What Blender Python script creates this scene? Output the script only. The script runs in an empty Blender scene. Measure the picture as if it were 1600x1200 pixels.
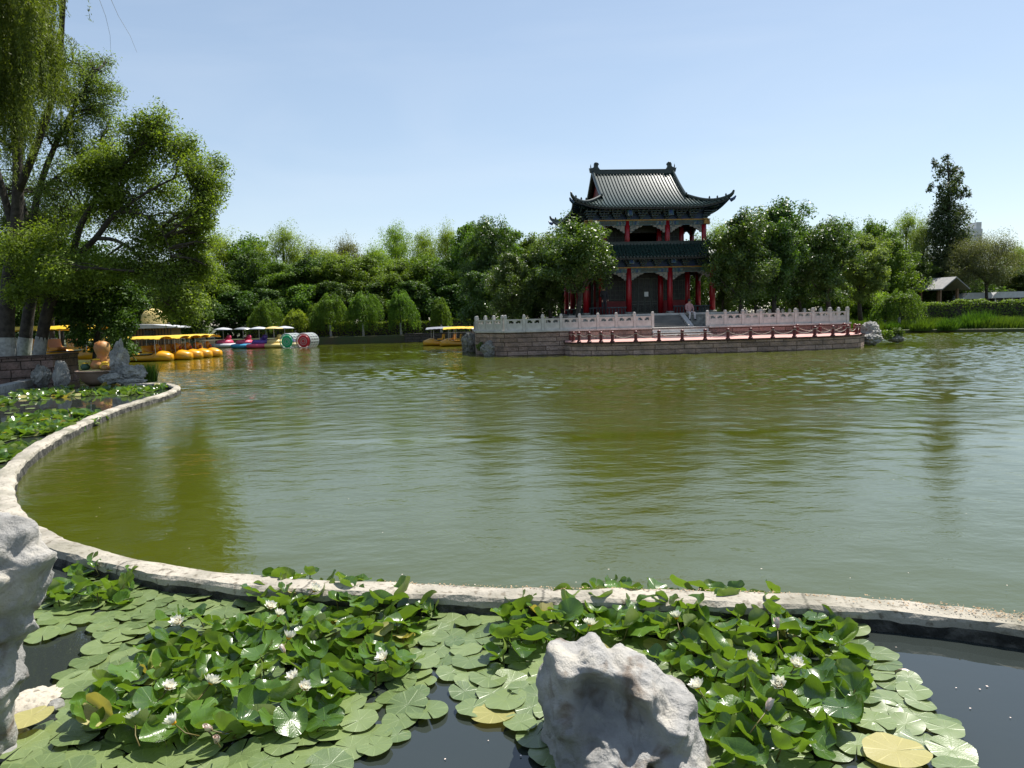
import bpy, bmesh, math, random
import numpy as np
from mathutils import Vector, Matrix, noise
R = math.radians
PI = math.pi
rng = np.random.default_rng(7)
random.seed(7)
sc = bpy.context.scene
COL = sc.collection
# ---------------------------------------------------------------- camera
CAMZ, PITCH, ROLL, F = 2.0, R(5.25), R(1.42), 1110.0
fw = Vector((0, math.cos(PITCH), -math.sin(PITCH)))
R0 = Vector((1, 0, 0)); U0 = Vector((0, math.sin(PITCH), math.cos(PITCH)))
rt = R0 * math.cos(ROLL) - U0 * math.sin(ROLL)
up = U0 * math.cos(ROLL) + R0 * math.sin(ROLL)
CAM = Vector((0, 0, CAMZ))
def ray(px, py):
    return (fw + rt * ((px - 800) / F) + up * ((600 - py) / F))
def PZ(px, py, z=0.0):            # where the sight line meets height z
    d = ray(px, py); t = (z - CAMZ) / d.z
    return CAM + d * t
def PD(px, py, D):                # at distance D north of the viewpoint
    d = ray(px, py); t = D / d.y
    return CAM + d * t
cam = bpy.data.objects.new('camera', bpy.data.cameras.new('camera')); COL.objects.link(cam)
m = Matrix((rt, up, -fw)).transposed().to_4x4(); m.translation = CAM
cam.matrix_world = m
cam.data.sensor_width = 36; cam.data.lens = 36 * F / 1600
cam.data.clip_start = 0.05; cam.data.clip_end = 5000
sc.camera = cam
# ---------------------------------------------------------------- light
SUN_EL, SUN_AZ = R(62), R(48)     # azimuth clockwise from straight ahead
sd = Vector((math.sin(SUN_AZ) * math.cos(SUN_EL), math.cos(SUN_AZ) * math.cos(SUN_EL), math.sin(SUN_EL)))
L = bpy.data.lights.new('sun', 'SUN'); L.energy = 4.7; L.angle = R(0.5); L.color = (1.0, 0.95, 0.87)
lo = bpy.data.objects.new('sun', L); COL.objects.link(lo)
lo.rotation_euler = (-sd).to_track_quat('-Z', 'Y').to_euler(); lo.location = (0, 0, 60)
w = bpy.data.worlds.new('World'); sc.world = w; w.use_nodes = True
nt = w.node_tree; bg = nt.nodes['Background']
sky = nt.nodes.new('ShaderNodeTexSky'); sky.sky_type = 'NISHITA'; sky.sun_disc = False
sky.sun_elevation = SUN_EL; sky.sun_rotation = SUN_AZ; sky.air_density = 1.0; sky.dust_density = 0.35; sky.ozone_density = 2.0
hsv = nt.nodes.new('ShaderNodeHueSaturation'); hsv.inputs['Saturation'].default_value = .95; hsv.inputs['Hue'].default_value = .498
nt.links.new(sky.outputs[0], hsv.inputs['Color']); gm_ = nt.nodes.new('ShaderNodeGamma'); gm_.inputs[1].default_value = .72; nt.links.new(hsv.outputs[0], gm_.inputs[0])
cn = nt.nodes.new('ShaderNodeTexNoise'); cn.inputs['Scale'].default_value = 2.2; cn.inputs['Detail'].default_value = 7; cn.inputs['Distortion'].default_value = .7
tcw = nt.nodes.new('ShaderNodeTexCoord'); mpw = nt.nodes.new('ShaderNodeMapping'); mpw.inputs['Scale'].default_value = (1, 1, 4); nt.links.new(tcw.outputs['Generated'], mpw.inputs[0]); nt.links.new(mpw.outputs[0], cn.inputs[0])
cr_ = nt.nodes.new('ShaderNodeMapRange'); cr_.inputs[1].default_value = .45; cr_.inputs[2].default_value = .75; cr_.inputs[4].default_value = .16; nt.links.new(cn.outputs[0], cr_.inputs[0])
cm_ = nt.nodes.new('ShaderNodeMix'); cm_.data_type = 'RGBA'; cm_.inputs[7].default_value = (3.6, 3.9, 4.3, 1); nt.links.new(cr_.outputs[0], cm_.inputs[0]); nt.links.new(gm_.outputs[0], cm_.inputs[6])
nt.links.new(cm_.outputs[2], bg.inputs[0]); bg.inputs[1].default_value = 0.14
sc.view_settings.view_transform = 'Standard'; sc.view_settings.look = 'None'
sc.view_settings.exposure = 0.84; sc.view_settings.gamma = 1
sc.cycles.max_bounces = 8; sc.cycles.transparent_max_bounces = 12
sc.cycles.caustics_reflective = False; sc.cycles.caustics_refractive = False
# ---------------------------------------------------------------- materials
M = {}
def mat(name, c1, c2=None, rough=0.7, scale=4.0, bump=0.0, bscale=None, c3=None, spec=0.5, metal=0.0,
        coords='Object', detail=6, contrast=(0.35, 0.65), bdist=0.02, coat=0.0, speck=None):
    m = bpy.data.materials.new(name); m.use_nodes = True; M[name] = m
    n = m.node_tree; b = n.nodes['Principled BSDF']
    b.inputs['Roughness'].default_value = rough; b.inputs['Metallic'].default_value = metal
    b.inputs['Specular IOR Level'].default_value = spec; b.inputs['Coat Weight'].default_value = coat
    tc = n.nodes.new('ShaderNodeTexCoord'); co = tc.outputs[coords]
    b.inputs['Base Color'].default_value = (*c1, 1)
    if c2:
        nz = n.nodes.new('ShaderNodeTexNoise'); nz.inputs['Scale'].default_value = scale; nz.inputs['Detail'].default_value = detail
        n.links.new(co, nz.inputs['Vector'])
        cr = n.nodes.new('ShaderNodeValToRGB'); e = cr.color_ramp.elements
        e[0].position, e[1].position = contrast
        e[0].color = (*c1, 1); e[1].color = (*c2, 1)
        if c3:
            x = e.new((contrast[0] + contrast[1]) / 2); x.color = (*c3, 1)
        n.links.new(nz.outputs[0], cr.inputs[0]); out = cr.outputs[0]
        if speck:
            n2 = n.nodes.new('ShaderNodeTexNoise'); n2.inputs['Scale'].default_value = scale * 9; n2.inputs['Detail'].default_value = 8
            n.links.new(co, n2.inputs['Vector'])
            mr = n.nodes.new('ShaderNodeMapRange'); mr.inputs[1].default_value = .56; mr.inputs[2].default_value = .66
            n.links.new(n2.outputs[0], mr.inputs[0])
            mx = n.nodes.new('ShaderNodeMix'); mx.data_type = 'RGBA'
            n.links.new(mr.outputs[0], mx.inputs[0]); n.links.new(out, mx.inputs[6]); mx.inputs[7].default_value = (*speck, 1)
            out = mx.outputs[2]
        n.links.new(out, b.inputs['Base Color'])
    if bump:
        nb = n.nodes.new('ShaderNodeTexNoise'); nb.inputs['Scale'].default_value = bscale or scale * 3; nb.inputs['Detail'].default_value = 8
        n.links.new(co, nb.inputs['Vector'])
        bp = n.nodes.new('ShaderNodeBump'); bp.inputs['Strength'].default_value = bump; bp.inputs['Distance'].default_value = bdist
        n.links.new(nb.outputs[0], bp.inputs['Height']); n.links.new(bp.outputs[0], b.inputs['Normal'])
    return m
def leafmat(name, dark, light, trans=0.3, rough=0.55, tcol=None, spec=0.25):
    m = bpy.data.materials.new(name); m.use_nodes = True; M[name] = m
    n = m.node_tree; b = n.nodes['Principled BSDF']; out = n.nodes['Material Output']
    g = n.nodes.new('ShaderNodeNewGeometry'); oi = n.nodes.new('ShaderNodeObjectInfo')
    tc = n.nodes.new('ShaderNodeTexCoord')
    nz = n.nodes.new('ShaderNodeTexNoise'); nz.inputs['Scale'].default_value = 0.9; nz.inputs['Detail'].default_value = 3
    n.links.new(tc.outputs['Object'], nz.inputs['Vector'])
    a = n.nodes.new('ShaderNodeMath'); a.operation = 'MULTIPLY_ADD'; a.inputs[1].default_value = .55
    n.links.new(g.outputs['Random Per Island'], a.inputs[0])
    s = n.nodes.new('ShaderNodeMapRange'); s.inputs[1].default_value = .35; s.inputs[2].default_value = .65; s.inputs[4].default_value = .45
    n.links.new(nz.outputs[0], s.inputs[0]); n.links.new(s.outputs[0], a.inputs[2])
    mx = n.nodes.new('ShaderNodeMix'); mx.data_type = 'RGBA'
    mx.inputs[6].default_value = (*dark, 1); mx.inputs[7].default_value = (*light, 1)
    n.links.new(a.outputs[0], mx.inputs[0])
    hs = n.nodes.new('ShaderNodeHueSaturation')
    h = n.nodes.new('ShaderNodeMapRange'); h.inputs[3].default_value = .485; h.inputs[4].default_value = .515
    n.links.new(oi.outputs['Random'], h.inputs[0]); n.links.new(h.outputs[0], hs.inputs['Hue'])
    n.links.new(mx.outputs[2], hs.inputs['Color'])
    n.links.new(hs.outputs[0], b.inputs['Base Color'])
    b.inputs['Roughness'].default_value = rough; b.inputs['Specular IOR Level'].default_value = spec
    t = n.nodes.new('ShaderNodeBsdfTranslucent')
    if tcol: t.inputs[0].default_value = (*tcol, 1)
    else:
        gm = n.nodes.new('ShaderNodeMix'); gm.data_type = 'RGBA'; gm.blend_type = 'MULTIPLY'; gm.inputs[0].default_value = 1
        gm.inputs[7].default_value = (1.7, 1.75, .4, 1)
        n.links.new(hs.outputs[0], gm.inputs[6]); n.links.new(gm.outputs[2], t.inputs[0])
    ms = n.nodes.new('ShaderNodeMixShader'); ms.inputs[0].default_value = trans
    n.links.new(b.outputs[0], ms.inputs[1]); n.links.new(t.outputs[0], ms.inputs[2])
    n.links.new(ms.outputs[0], out.inputs[0])
    return m
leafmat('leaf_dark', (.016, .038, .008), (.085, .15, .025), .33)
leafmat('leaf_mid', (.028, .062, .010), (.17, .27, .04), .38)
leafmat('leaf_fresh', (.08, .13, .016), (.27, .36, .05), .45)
leafmat('leaf_lean', (.045, .085, .014), (.20, .30, .055), .45)
leafmat('leaf_isle', (.020, .050, .011), (.125, .20, .04), .33, .42, spec=.5)
leafmat('leaf_poplar', (.028, .048, .022), (.075, .11, .045), .3)
leafmat('leaf_pale', (.07, .105, .032), (.21, .27, .09), .38, spec=.2)
leafmat('leaf_grey', (.07, .08, .035), (.19, .20, .10), .35, spec=.2)
leafmat('leaf_willow', (.035, .06, .012), (.17, .23, .045), .35)
leafmat('reed_leaf', (.035, .075, .010), (.11, .19, .03), .3)
mat('bark', (.022, .018, .014), (.065, .055, .045), .9, 6, .8, 20)
mat('limewash', (.42, .42, .40), (.25, .25, .24), .9, 8, .5, 30)
mat('concrete', (.44, .40, .32), (.27, .245, .20), .9, 2.2, .9, 34, c3=(.38, .345, .28), bdist=.012, speck=(.20, .17, .13))
mat('shaded_concrete', (.016, .016, .013), (.11, .105, .09), .9, 7, 1, 24, bdist=.03, contrast=(.42, .68))  # for the rim's side faces: their shade is put into the concrete colour
mat('rock', (.20, .195, .18), (.36, .34, .30), .85, 2.2, .8, 9, c3=(.26, .255, .24), bdist=.03)
mat('rock_grey', (.13, .13, .12), (.36, .35, .32), .85, 3, .9, 8, bdist=.05)
mat('white_stone', (.60, .57, .54), (.42, .40, .38), .75, 2.5, .3, 20, bdist=.005)
mat('paving', (.52, .29, .26), (.42, .24, .21), .85, 1.5, .2, 20)
mat('grey_paving', (.12, .12, .115), (.2, .19, .18), .85, 1.2, .2, 20)
mat('column_red', (.33, .008, .016), (.26, .006, .012), .35, 3)
mat('wall_red', (.20, .012, .015), (.14, .01, .012), .6, 3)
mat('bollard_red', (.12, .010, .009), (.08, .010, .009), .5, 8)
mat('tile', (.012, .030, .025), (.026, .05, .042), .26, 6, .35, 30, bdist=.006, spec=.38)
mat('ridge_tile', (.008, .018, .015), (.02, .035, .03), .35, 6, .3, 20, bdist=.01)
mat('beam_paint', (.05, .14, .13), (.19, .22, .19), .55, 7, contrast=(.42, .58), detail=3, c3=(.04, .07, .13))
mat('bracket_paint', (.008, .018, .045), (.035, .075, .085), .5, 9, contrast=(.45, .55), detail=2)
mat('bracket_blue', (.01, .03, .17), (.02, .06, .10), .5, 6)
mat('gold', (.45, .24, .03), (.30, .15, .02), .45, 8)
mat('spandrel', (.30, .27, .23), (.09, .11, .11), .6, 10, contrast=(.45, .62), detail=3)
mat('dark_wood', (.012, .012, .010), (.03, .028, .024), .6, 5)
mat('lattice', (.05, .06, .05), (.08, .09, .07), .6, 5)
mat('black_glass', (.01, .012, .012), None, .15)
mat('paper', (.7, .7, .68), None, .8)
mat('rope', (.42, .36, .30), None, .8)
mat('boat_yellow', (.66, .33, .008), (.58, .27, .006), .32, 2, coat=.2)
mat('canopy_yellow', (.66, .42, .025), (.72, .47, .03), .5, 2)
mat('boat_orange', (.50, .20, .01), None, .4)
mat('steel', (.45, .45, .45), None, .35, metal=.7)
mat('pink', (.55, .06, .13), None, .4); mat('violet', (.10, .05, .30), None, .4); mat('cyan', (.05, .30, .50), None, .4)
mat('cream', (.62, .48, .18), None, .45); mat('pale', (.42, .44, .47), None, .5); mat('roller_green', (.0, .42, .17), None, .45)
mat('roller_red', (.55, .01, .03), None, .45); mat('seat_dark', (.03, .03, .035), None, .6)
mat('terracotta', (.30, .20, .15), (.38, .27, .21), .7, 3); mat('figure_orange', (.48, .17, .05), (.40, .25, .09), .5, 3)
mat('figure_red', (.25, .03, .03), None, .5); mat('figure_green', (.04, .10, .06), None, .5)
mat('roof_grey', (.22, .22, .22), (.30, .29, .28), .8, 3, .3)
mat('roof_light', (.50, .51, .53), (.42, .43, .45), .6, 3)
mat('wood', (.13, .075, .04), (.20, .12, .07), .7, 5)
mat('skin', (.48, .27, .19), None, .6); mat('hair', (.012, .01, .01), None, .5)
mat('cloth_white', (.62, .56, .56), None, .9); mat('cloth_pink', (.50, .28, .28), None, .9); mat('cloth_black', (.02, .02, .025), None, .9)
mat('earth', (.07, .06, .035), (.05, .075, .025), .95, .5, .5, 4)
mat('far_wall', (.60, .60, .60), (.55, .55, .56), .9, 1)
mat('window_dark', (.22, .24, .27), None, .4)
leafmat('petal', (.80, .79, .72), (.84, .83, .78), .3, .5, (.9, .88, .7)); mat('petal_pinkish', (.72, .60, .52), None, .5); mat('stamen', (.80, .42, .01), None, .5)
mat('debris', (.30, .19, .10), (.45, .33, .2), .9, 30)
mat('stalk', (.07, .09, .015), (.12, .09, .02), .5, 5)
m = mat('lake_stone', (.26, .255, .24), (.56, .52, .44), .82, 3.0, 0, 22, c3=(.40, .39, .37), contrast=(.36, .66), detail=10)
n = m.node_tree; b = n.nodes['Principled BSDF']; tc = n.nodes['Texture Coordinate']; lk = n.links.new
n1 = n.nodes.new('ShaderNodeTexNoise'); n1.inputs['Scale'].default_value = 4.2; n1.inputs['Detail'].default_value = 9; n1.inputs['Distortion'].default_value = .8; lk(tc.outputs['Object'], n1.inputs[0])
r1 = n.nodes.new('ShaderNodeMapRange'); r1.inputs[1].default_value = .56; r1.inputs[2].default_value = .66; r1.inputs[4].default_value = .75; lk(n1.outputs[0], r1.inputs[0])
x1 = n.nodes.new('ShaderNodeMix'); x1.data_type = 'RGBA'; x1.inputs[7].default_value = (.15, .10, .06, 1); old = b.inputs['Base Color'].links[0].from_socket
lk(r1.outputs[0], x1.inputs[0]); lk(old, x1.inputs[6])
ds = n.nodes.new('ShaderNodeMix'); ds.data_type = 'VECTOR'; ds.inputs[0].default_value = .12; lk(tc.outputs['Object'], ds.inputs[4]); lk(n1.outputs['Color'], ds.inputs[5])
vo = n.nodes.new('ShaderNodeTexVoronoi'); vo.feature = 'DISTANCE_TO_EDGE'; vo.inputs['Scale'].default_value = 4.5; lk(ds.outputs[1], vo.inputs['Vector'])
r2 = n.nodes.new('ShaderNodeMapRange'); r2.inputs[1].default_value = 0; r2.inputs[2].default_value = .02; lk(vo.outputs['Distance'], r2.inputs[0])
x2 = n.nodes.new('ShaderNodeMix'); x2.data_type = 'RGBA'; x2.blend_type = 'MULTIPLY'; x2.inputs[0].default_value = 0; lk(x1.outputs[2], x2.inputs[6]); lk(r2.outputs[0], x2.inputs[7]); lk(x2.outputs[2], b.inputs['Base Color'])
n2 = n.nodes.new('ShaderNodeTexNoise'); n2.inputs['Scale'].default_value = 14; n2.inputs['Detail'].default_value = 12; n2.inputs['Roughness'].default_value = .7; lk(tc.outputs['Object'], n2.inputs[0])
a1 = n.nodes.new('ShaderNodeMath'); a1.operation = 'MULTIPLY_ADD'; a1.inputs[1].default_value = 0; lk(r2.outputs[0], a1.inputs[0]); lk(n2.outputs[0], a1.inputs[2])
bp = n.nodes.new('ShaderNodeBump'); bp.inputs['Strength'].default_value = 1; bp.inputs['Distance'].default_value = .045; lk(a1.outputs[0], bp.inputs['Height']); lk(bp.outputs[0], b.inputs['Normal'])
# ---------------------------------------------------------------- mesh helpers
class MB:
    def __init__(s): s.v = []; s.f = []; s.m = []; s.uv = {}
    def face(s, idx, mi=0, uv=None):
        if uv: s.uv[len(s.f)] = uv
        s.f.append(tuple(idx)); s.m.append(mi)
    def box(s, c, d, rz=0, mi=0, taper=1.0, rx=0, ry=0):
        n = len(s.v); Mx = Matrix.Rotation(rz, 3, 'Z') @ Matrix.Rotation(ry, 3, 'Y') @ Matrix.Rotation(rx, 3, 'X')
        for k in (-1, 1):
            t = taper if k > 0 else 1
            for i, j in ((-1, -1), (1, -1), (1, 1), (-1, 1)):
                s.v.append(Vector(c) + Mx @ Vector((i * d[0] / 2 * t, j * d[1] / 2 * t, k * d[2] / 2)))
        for q in ((3, 2, 1, 0), (4, 5, 6, 7), (0, 1, 5, 4), (1, 2, 6, 5), (2, 3, 7, 6), (3, 0, 4, 7)):
            s.face([n + a for a in q], mi)
        return s
    def tube(s, path, rad, n=8, mi=0, cap=True, flat=1.0):
        path = [Vector(p) for p in path]
        if not hasattr(rad, '__len__'): rad = [rad] * len(path)
        b = len(s.v); ref = None
        for i, p in enumerate(path):
            d = (path[min(i + 1, len(path) - 1)] - path[max(i - 1, 0)])
            if d.length < 1e-9: d = Vector((0, 0, 1))
            d.normalize()
            if ref is None: ref = Vector((1, 0, 0)) if abs(d.x) < .8 else Vector((0, 1, 0))
            a = (ref - d * ref.dot(d)).normalized(); c = d.cross(a); ref = a
            for k in range(n):
                t = 2 * PI * k / n
                s.v.append(p + (a * math.cos(t) + c * math.sin(t) * flat) * rad[i])
        for i in range(len(path) - 1):
            for k in range(n):
                s.face((b + i * n + k, b + i * n + (k + 1) % n, b + (i + 1) * n + (k + 1) % n, b + (i + 1) * n + k), mi)
        if cap:
            s.face([b + k for k in range(n)][::-1], mi); e = b + (len(path) - 1) * n; s.face([e + k for k in range(n)], mi)
        return s
    def lathe(s, c, prof, n=16, mi=0, sx=1, sy=1):
        b = len(s.v); c = Vector(c)
        for r, z in prof:
            for k in range(n):
                t = 2 * PI * k / n; s.v.append(c + Vector((r * math.cos(t) * sx, r * math.sin(t) * sy, z)))
        for i in range(len(prof) - 1):
            for k in range(n):
                s.face((b + i * n + k, b + i * n + (k + 1) % n, b + (i + 1) * n + (k + 1) % n, b + (i + 1) * n + k), mi)
        s.face([b + k for k in range(n)][::-1], mi); e = b + (len(prof) - 1) * n; s.face([e + k for k in range(n)], mi)
        return s
    def ball(s, c, r, n=12, mi=0):
        r = r if hasattr(r, '__len__') else (r, r, r)
        pr = [(max(math.sin(PI * i / 8), .02), -math.cos(PI * i / 8) * r[2]) for i in range(9)]
        return s.lathe(c, pr, n, mi, r[0], r[1])
    def prism(s, poly, z0, z1, mi=0, xf=None):   # poly in xy, extruded along z, then xf
        n = len(poly); b = len(s.v); xf = xf or (lambda p: p)
        for z in (z0, z1):
            for p in poly: s.v.append(Vector(xf(Vector((p[0], p[1], z)))))
        s.face(list(range(b, b + n))[::-1], mi); s.face(list(range(b + n, b + 2 * n)), mi)
        for k in range(n): s.face((b + k, b + (k + 1) % n, b + n + (k + 1) % n, b + n + k), mi)
        return s
    def build(s, name, mats, parent=None, smooth=False, fix=True):
        me = bpy.data.meshes.new(name); me.from_pydata([tuple(v) for v in s.v], [], s.f)
        for mm in (mats if isinstance(mats, (list, tuple)) else [mats]): me.materials.append(M[mm] if isinstance(mm, str) else mm)
        me.polygons.foreach_set('material_index', s.m)
        if s.uv:
            ul = me.uv_layers.new(name='UVMap')
            for fi, uv in s.uv.items():
                for li, u in zip(me.polygons[fi].loop_indices, uv): ul.data[li].uv = u
        if fix:
            bm = bmesh.new(); bm.from_mesh(me); bmesh.ops.recalc_face_normals(bm, faces=bm.faces); bm.to_mesh(me); bm.free()
        if smooth: me.shade_smooth()
        me.update()
        o = bpy.data.objects.new(name, me); COL.objects.link(o)
        if parent: o.parent = parent
        return o
def tag(o, label=None, cat=None, group=None, kind=None):
    if label: o['label'] = label
    if cat: o['category'] = cat
    if group: o['group'] = group
    if kind: o['kind'] = kind
    return o
def empty(name, loc, rz=0, label=None, cat=None, group=None):
    o = bpy.data.objects.new(name, None); COL.objects.link(o); o.location = loc; o.rotation_euler = (0, 0, rz); o.empty_display_size = .2
    return tag(o, label, cat, group)
def dup(root, loc, rz=0, scale=1, label=None, group=None):
    r = root.copy(); COL.objects.link(r); r.location = loc; r.rotation_euler = (0, 0, rz)
    r.scale = scale if hasattr(scale, '__len__') else (scale,) * 3
    if label: r['label'] = label
    if group: r['group'] = group
    for ch in list(root.children):
        c = ch.copy(); COL.objects.link(c); c.parent = r
        for g in ch.children:
            d = g.copy(); COL.objects.link(d); d.parent = c
    return r
def fbm(p, o=4):
    s = 0; a = 1; q = Vector(p)
    for _ in range(o): s += a * noise.noise(q); q = q * 2.03; a *= .5
    return s
# ---------------------------------------------------------------- foliage
def quads(pos, nrm, size, aspect=0.5, axis=None):
    """leaf shaped four-sided faces"""
    n = len(pos)
    nrm = nrm / (np.linalg.norm(nrm, axis=1, keepdims=True) + 1e-9)
    a = rng.normal(size=(n, 3)) if axis is None else axis
    a = a - nrm * np.sum(a * nrm, axis=1, keepdims=True); a /= (np.linalg.norm(a, axis=1, keepdims=True) + 1e-9)
    b = np.cross(nrm, a)
    s = size[:, None] if hasattr(size, '__len__') else size * rng.uniform(.6, 1.35, (n, 1))
    v = np.empty((n, 4, 3))
    v[:, 0] = pos - a * s * .5; v[:, 1] = pos + b * s * aspect * .5 + a * s * .05 + nrm * s * .08
    v[:, 2] = pos + a * s * .5; v[:, 3] = pos - b * s * aspect * .5 + a * s * .05 + nrm * s * .08
    return v.reshape(-1, 3)
def qmesh(name, v, material):
    n = len(v) // 4
    me = bpy.data.meshes.new(name); me.vertices.add(len(v)); me.vertices.foreach_set('co', v.astype(np.float32).ravel())
    me.loops.add(4 * n); me.loops.foreach_set('vertex_index', np.arange(4 * n, dtype=np.int32))
    me.polygons.add(n); me.polygons.foreach_set('loop_start', np.arange(0, 4 * n, 4, dtype=np.int32))
    me.update(calc_edges=True); me.materials.append(M[material]); return me
def onsphere(n):
    d = rng.normal(size=(n, 3)); return d / np.linalg.norm(d, axis=1, keepdims=True)
def clump(c, r, n, size, nsub=10, aspect=.5, sub=.42, upb=.5):
    """leaves of one bough: smaller tufts inside an ellipsoid, most leaves near the tufts' outsides"""
    r = np.array(r if hasattr(r, '__len__') else (r, r, r)); c = np.array(c)
    sc_ = onsphere(nsub) * (rng.uniform(.25, .85, (nsub, 1))) * r + c
    k = rng.integers(0, nsub, n); d = onsphere(n)
    rad = rng.uniform(0, 1, (n, 1)) ** .45 * rng.uniform(.7, 1.25, (nsub, 1))[k]
    p = sc_[k] + d * rad * sub * r
    nr = d * .6 + np.array([0, 0, upb]) + rng.normal(size=(n, 3)) * .55
    return quads(p, nr, size, aspect)
def strands(starts, outs, length, size, step, aspect=.22, bend=.5, jit=.02, narrow=True):
    """hanging withes: start, go outward, fall"""
    P_, A_ = [], []
    for s, o, ln in zip(starts, outs, length):
        n = max(3, int(ln / step)); t = np.linspace(0, 1, n)[:, None] * ln
        p = s + o * (1 - np.exp(-t / bend)) * bend + np.array([0, 0, -1]) * (t - (1 - np.exp(-t / bend)) * bend) + rng.normal(size=(n, 3)) * jit
        P_.append(p); a = np.tile(np.array([0, 0, -1.]), (n, 1)) + rng.normal(size=(n, 3)) * .35; A_.append(a)
    p = np.concatenate(P_); a = np.concatenate(A_)
    return quads(p, rng.normal(size=p.shape), size, aspect, a)
def limb(mb, a, b, r0, r1, bow=.12, n=5, sides=6):
    a = Vector(a); b = Vector(b); L_ = (b - a).length
    off = Vector((random.uniform(-1, 1), random.uniform(-1, 1), random.uniform(0, .9))) * L_ * bow
    pts = []
    for i in range(n + 1):
        t = i / n; pts.append(a.lerp(b, t) + off * math.sin(PI * t) + Vector((random.gauss(0, 1), random.gauss(0, 1), random.gauss(0, 1))) * L_ * .015 * (0 < i < n))
    mb.tube(pts, [r0 + (r1 - r0) * (i / n) for i in range(n + 1)], sides)
    return pts
def proto_tree(H, W, n, size, seed, clumps=15, low=.28, material='leaf_mid', shape='round', sub=.42, aspect=.5, airy=False):
    global rng
    keep = rng; rng = np.random.default_rng(seed); random.seed(seed)
    cs = []
    for i in range(clumps):
        t = (i + .5) / clumps; h = low + (1 - low) * (t ** .85) * .9
        f = math.sin(PI * min(1, (h - low) / (1 - low) * .85 + .16)) ** .6 if shape == 'round' else (1 - (h - low) / (1 - low)) ** .45 * .9 + .08
        a = i * 2.4 + random.uniform(-.5, .5); rr = W / 2 * f * random.uniform(.45, .72) * (1 if i % 4 else .15)
        cr = W * random.uniform(.19, .28) * (1 if shape == 'round' else .95)
        cs.append((Vector((math.cos(a) * rr, math.sin(a) * rr, h * H)), (cr, cr, cr * random.uniform(.7, 1.0))))
    cs.append((Vector((0, 0, H * .92)), (W * .17, W * .17, H * .09))); cs.append((Vector((0, 0, H * .6)), (W * .33, W * .33, H * .25)))
    vs = [clump(c, r, n // len(cs), size, nsub=14 if airy else 11, sub=sub, aspect=aspect) for c, r in cs]
    me = qmesh('crown', np.concatenate(vs), material)
    mb = MB(); tr = .022 * H
    pts = [Vector((0, 0, -.1)), Vector((.02 * H * random.uniform(-1, 1), 0, H * .15)), Vector((.03 * H * random.uniform(-1, 1), .02 * H, H * low)), Vector((0, .01, H * .6)), Vector((0, 0, H * .88))]
    mb.tube(pts, [tr * 1.25, tr, tr * .85, tr * .5, tr * .15], 8)
    for c, r in cs:
        z = max(H * low * .7, c.z * random.uniform(.5, .72)); base = Vector((0, 0, z))
        q = limb(mb, base, c, tr * .42, tr * .12)
        for _ in range(3): limb(mb, q[3], c + Vector([random.uniform(-.7, .7) * k for k in r]), tr * .14, tr * .04, n=3, sides=4)
    root = empty('tree', (0, 0, -500)); tm = mb.build('trunk', 'bark', root, smooth=True)
    cr = bpy.data.objects.new('crown', me); COL.objects.link(cr); cr.parent = root
    rng = keep
    return root
PROTO = {}
PROTO['round1'] = proto_tree(8, 6.5, 27000, .20, 11)
PROTO['round2'] = proto_tree(8, 6.0, 27000, .19, 12, clumps=17)
PROTO['round3'] = proto_tree(8, 7.0, 28000, .21, 13, clumps=14, low=.2)
PROTO['high1'] = proto_tree(8, 6.5, 27000, .20, 31, low=.44)
PROTO['tall1'] = proto_tree(10, 5.0, 26000, .20, 14, clumps=14, low=.15)
PROTO['airy1'] = proto_tree(8, 6.5, 30000, .13, 15, clumps=15, sub=.5, airy=True, material='leaf_fresh', aspect=.38)
PROTO['airy2'] = proto_tree(8, 6.0, 28000, .13, 16, clumps=13, sub=.55, airy=True, material='leaf_fresh', aspect=.38)
PROTO['bushy'] = proto_tree(4, 4.5, 16000, .17, 17, clumps=10, low=.12)
PDIM = dict(round1=(8, 6.5), round2=(8, 6), round3=(8, 7), tall1=(10, 5), high1=(8, 6.5), airy1=(8, 6.5), airy2=(8, 6), bushy=(4, 4.5))
USED = set()
def put_tree(name, kind, loc, H, W, rz, leaf, label, cat='tree', group=None):
    h0, w0 = PDIM[kind]; s = (W / w0, W / w0, H / h0)
    r = dup(PROTO[kind], loc, rz, s); r.name = name
    for ch in r.children:
        if ch.name.startswith('crown'):
            ch.material_slots[0].link = 'OBJECT'; ch.material_slots[0].material = M[leaf]
    tag(r, label, cat, group); return r
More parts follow.
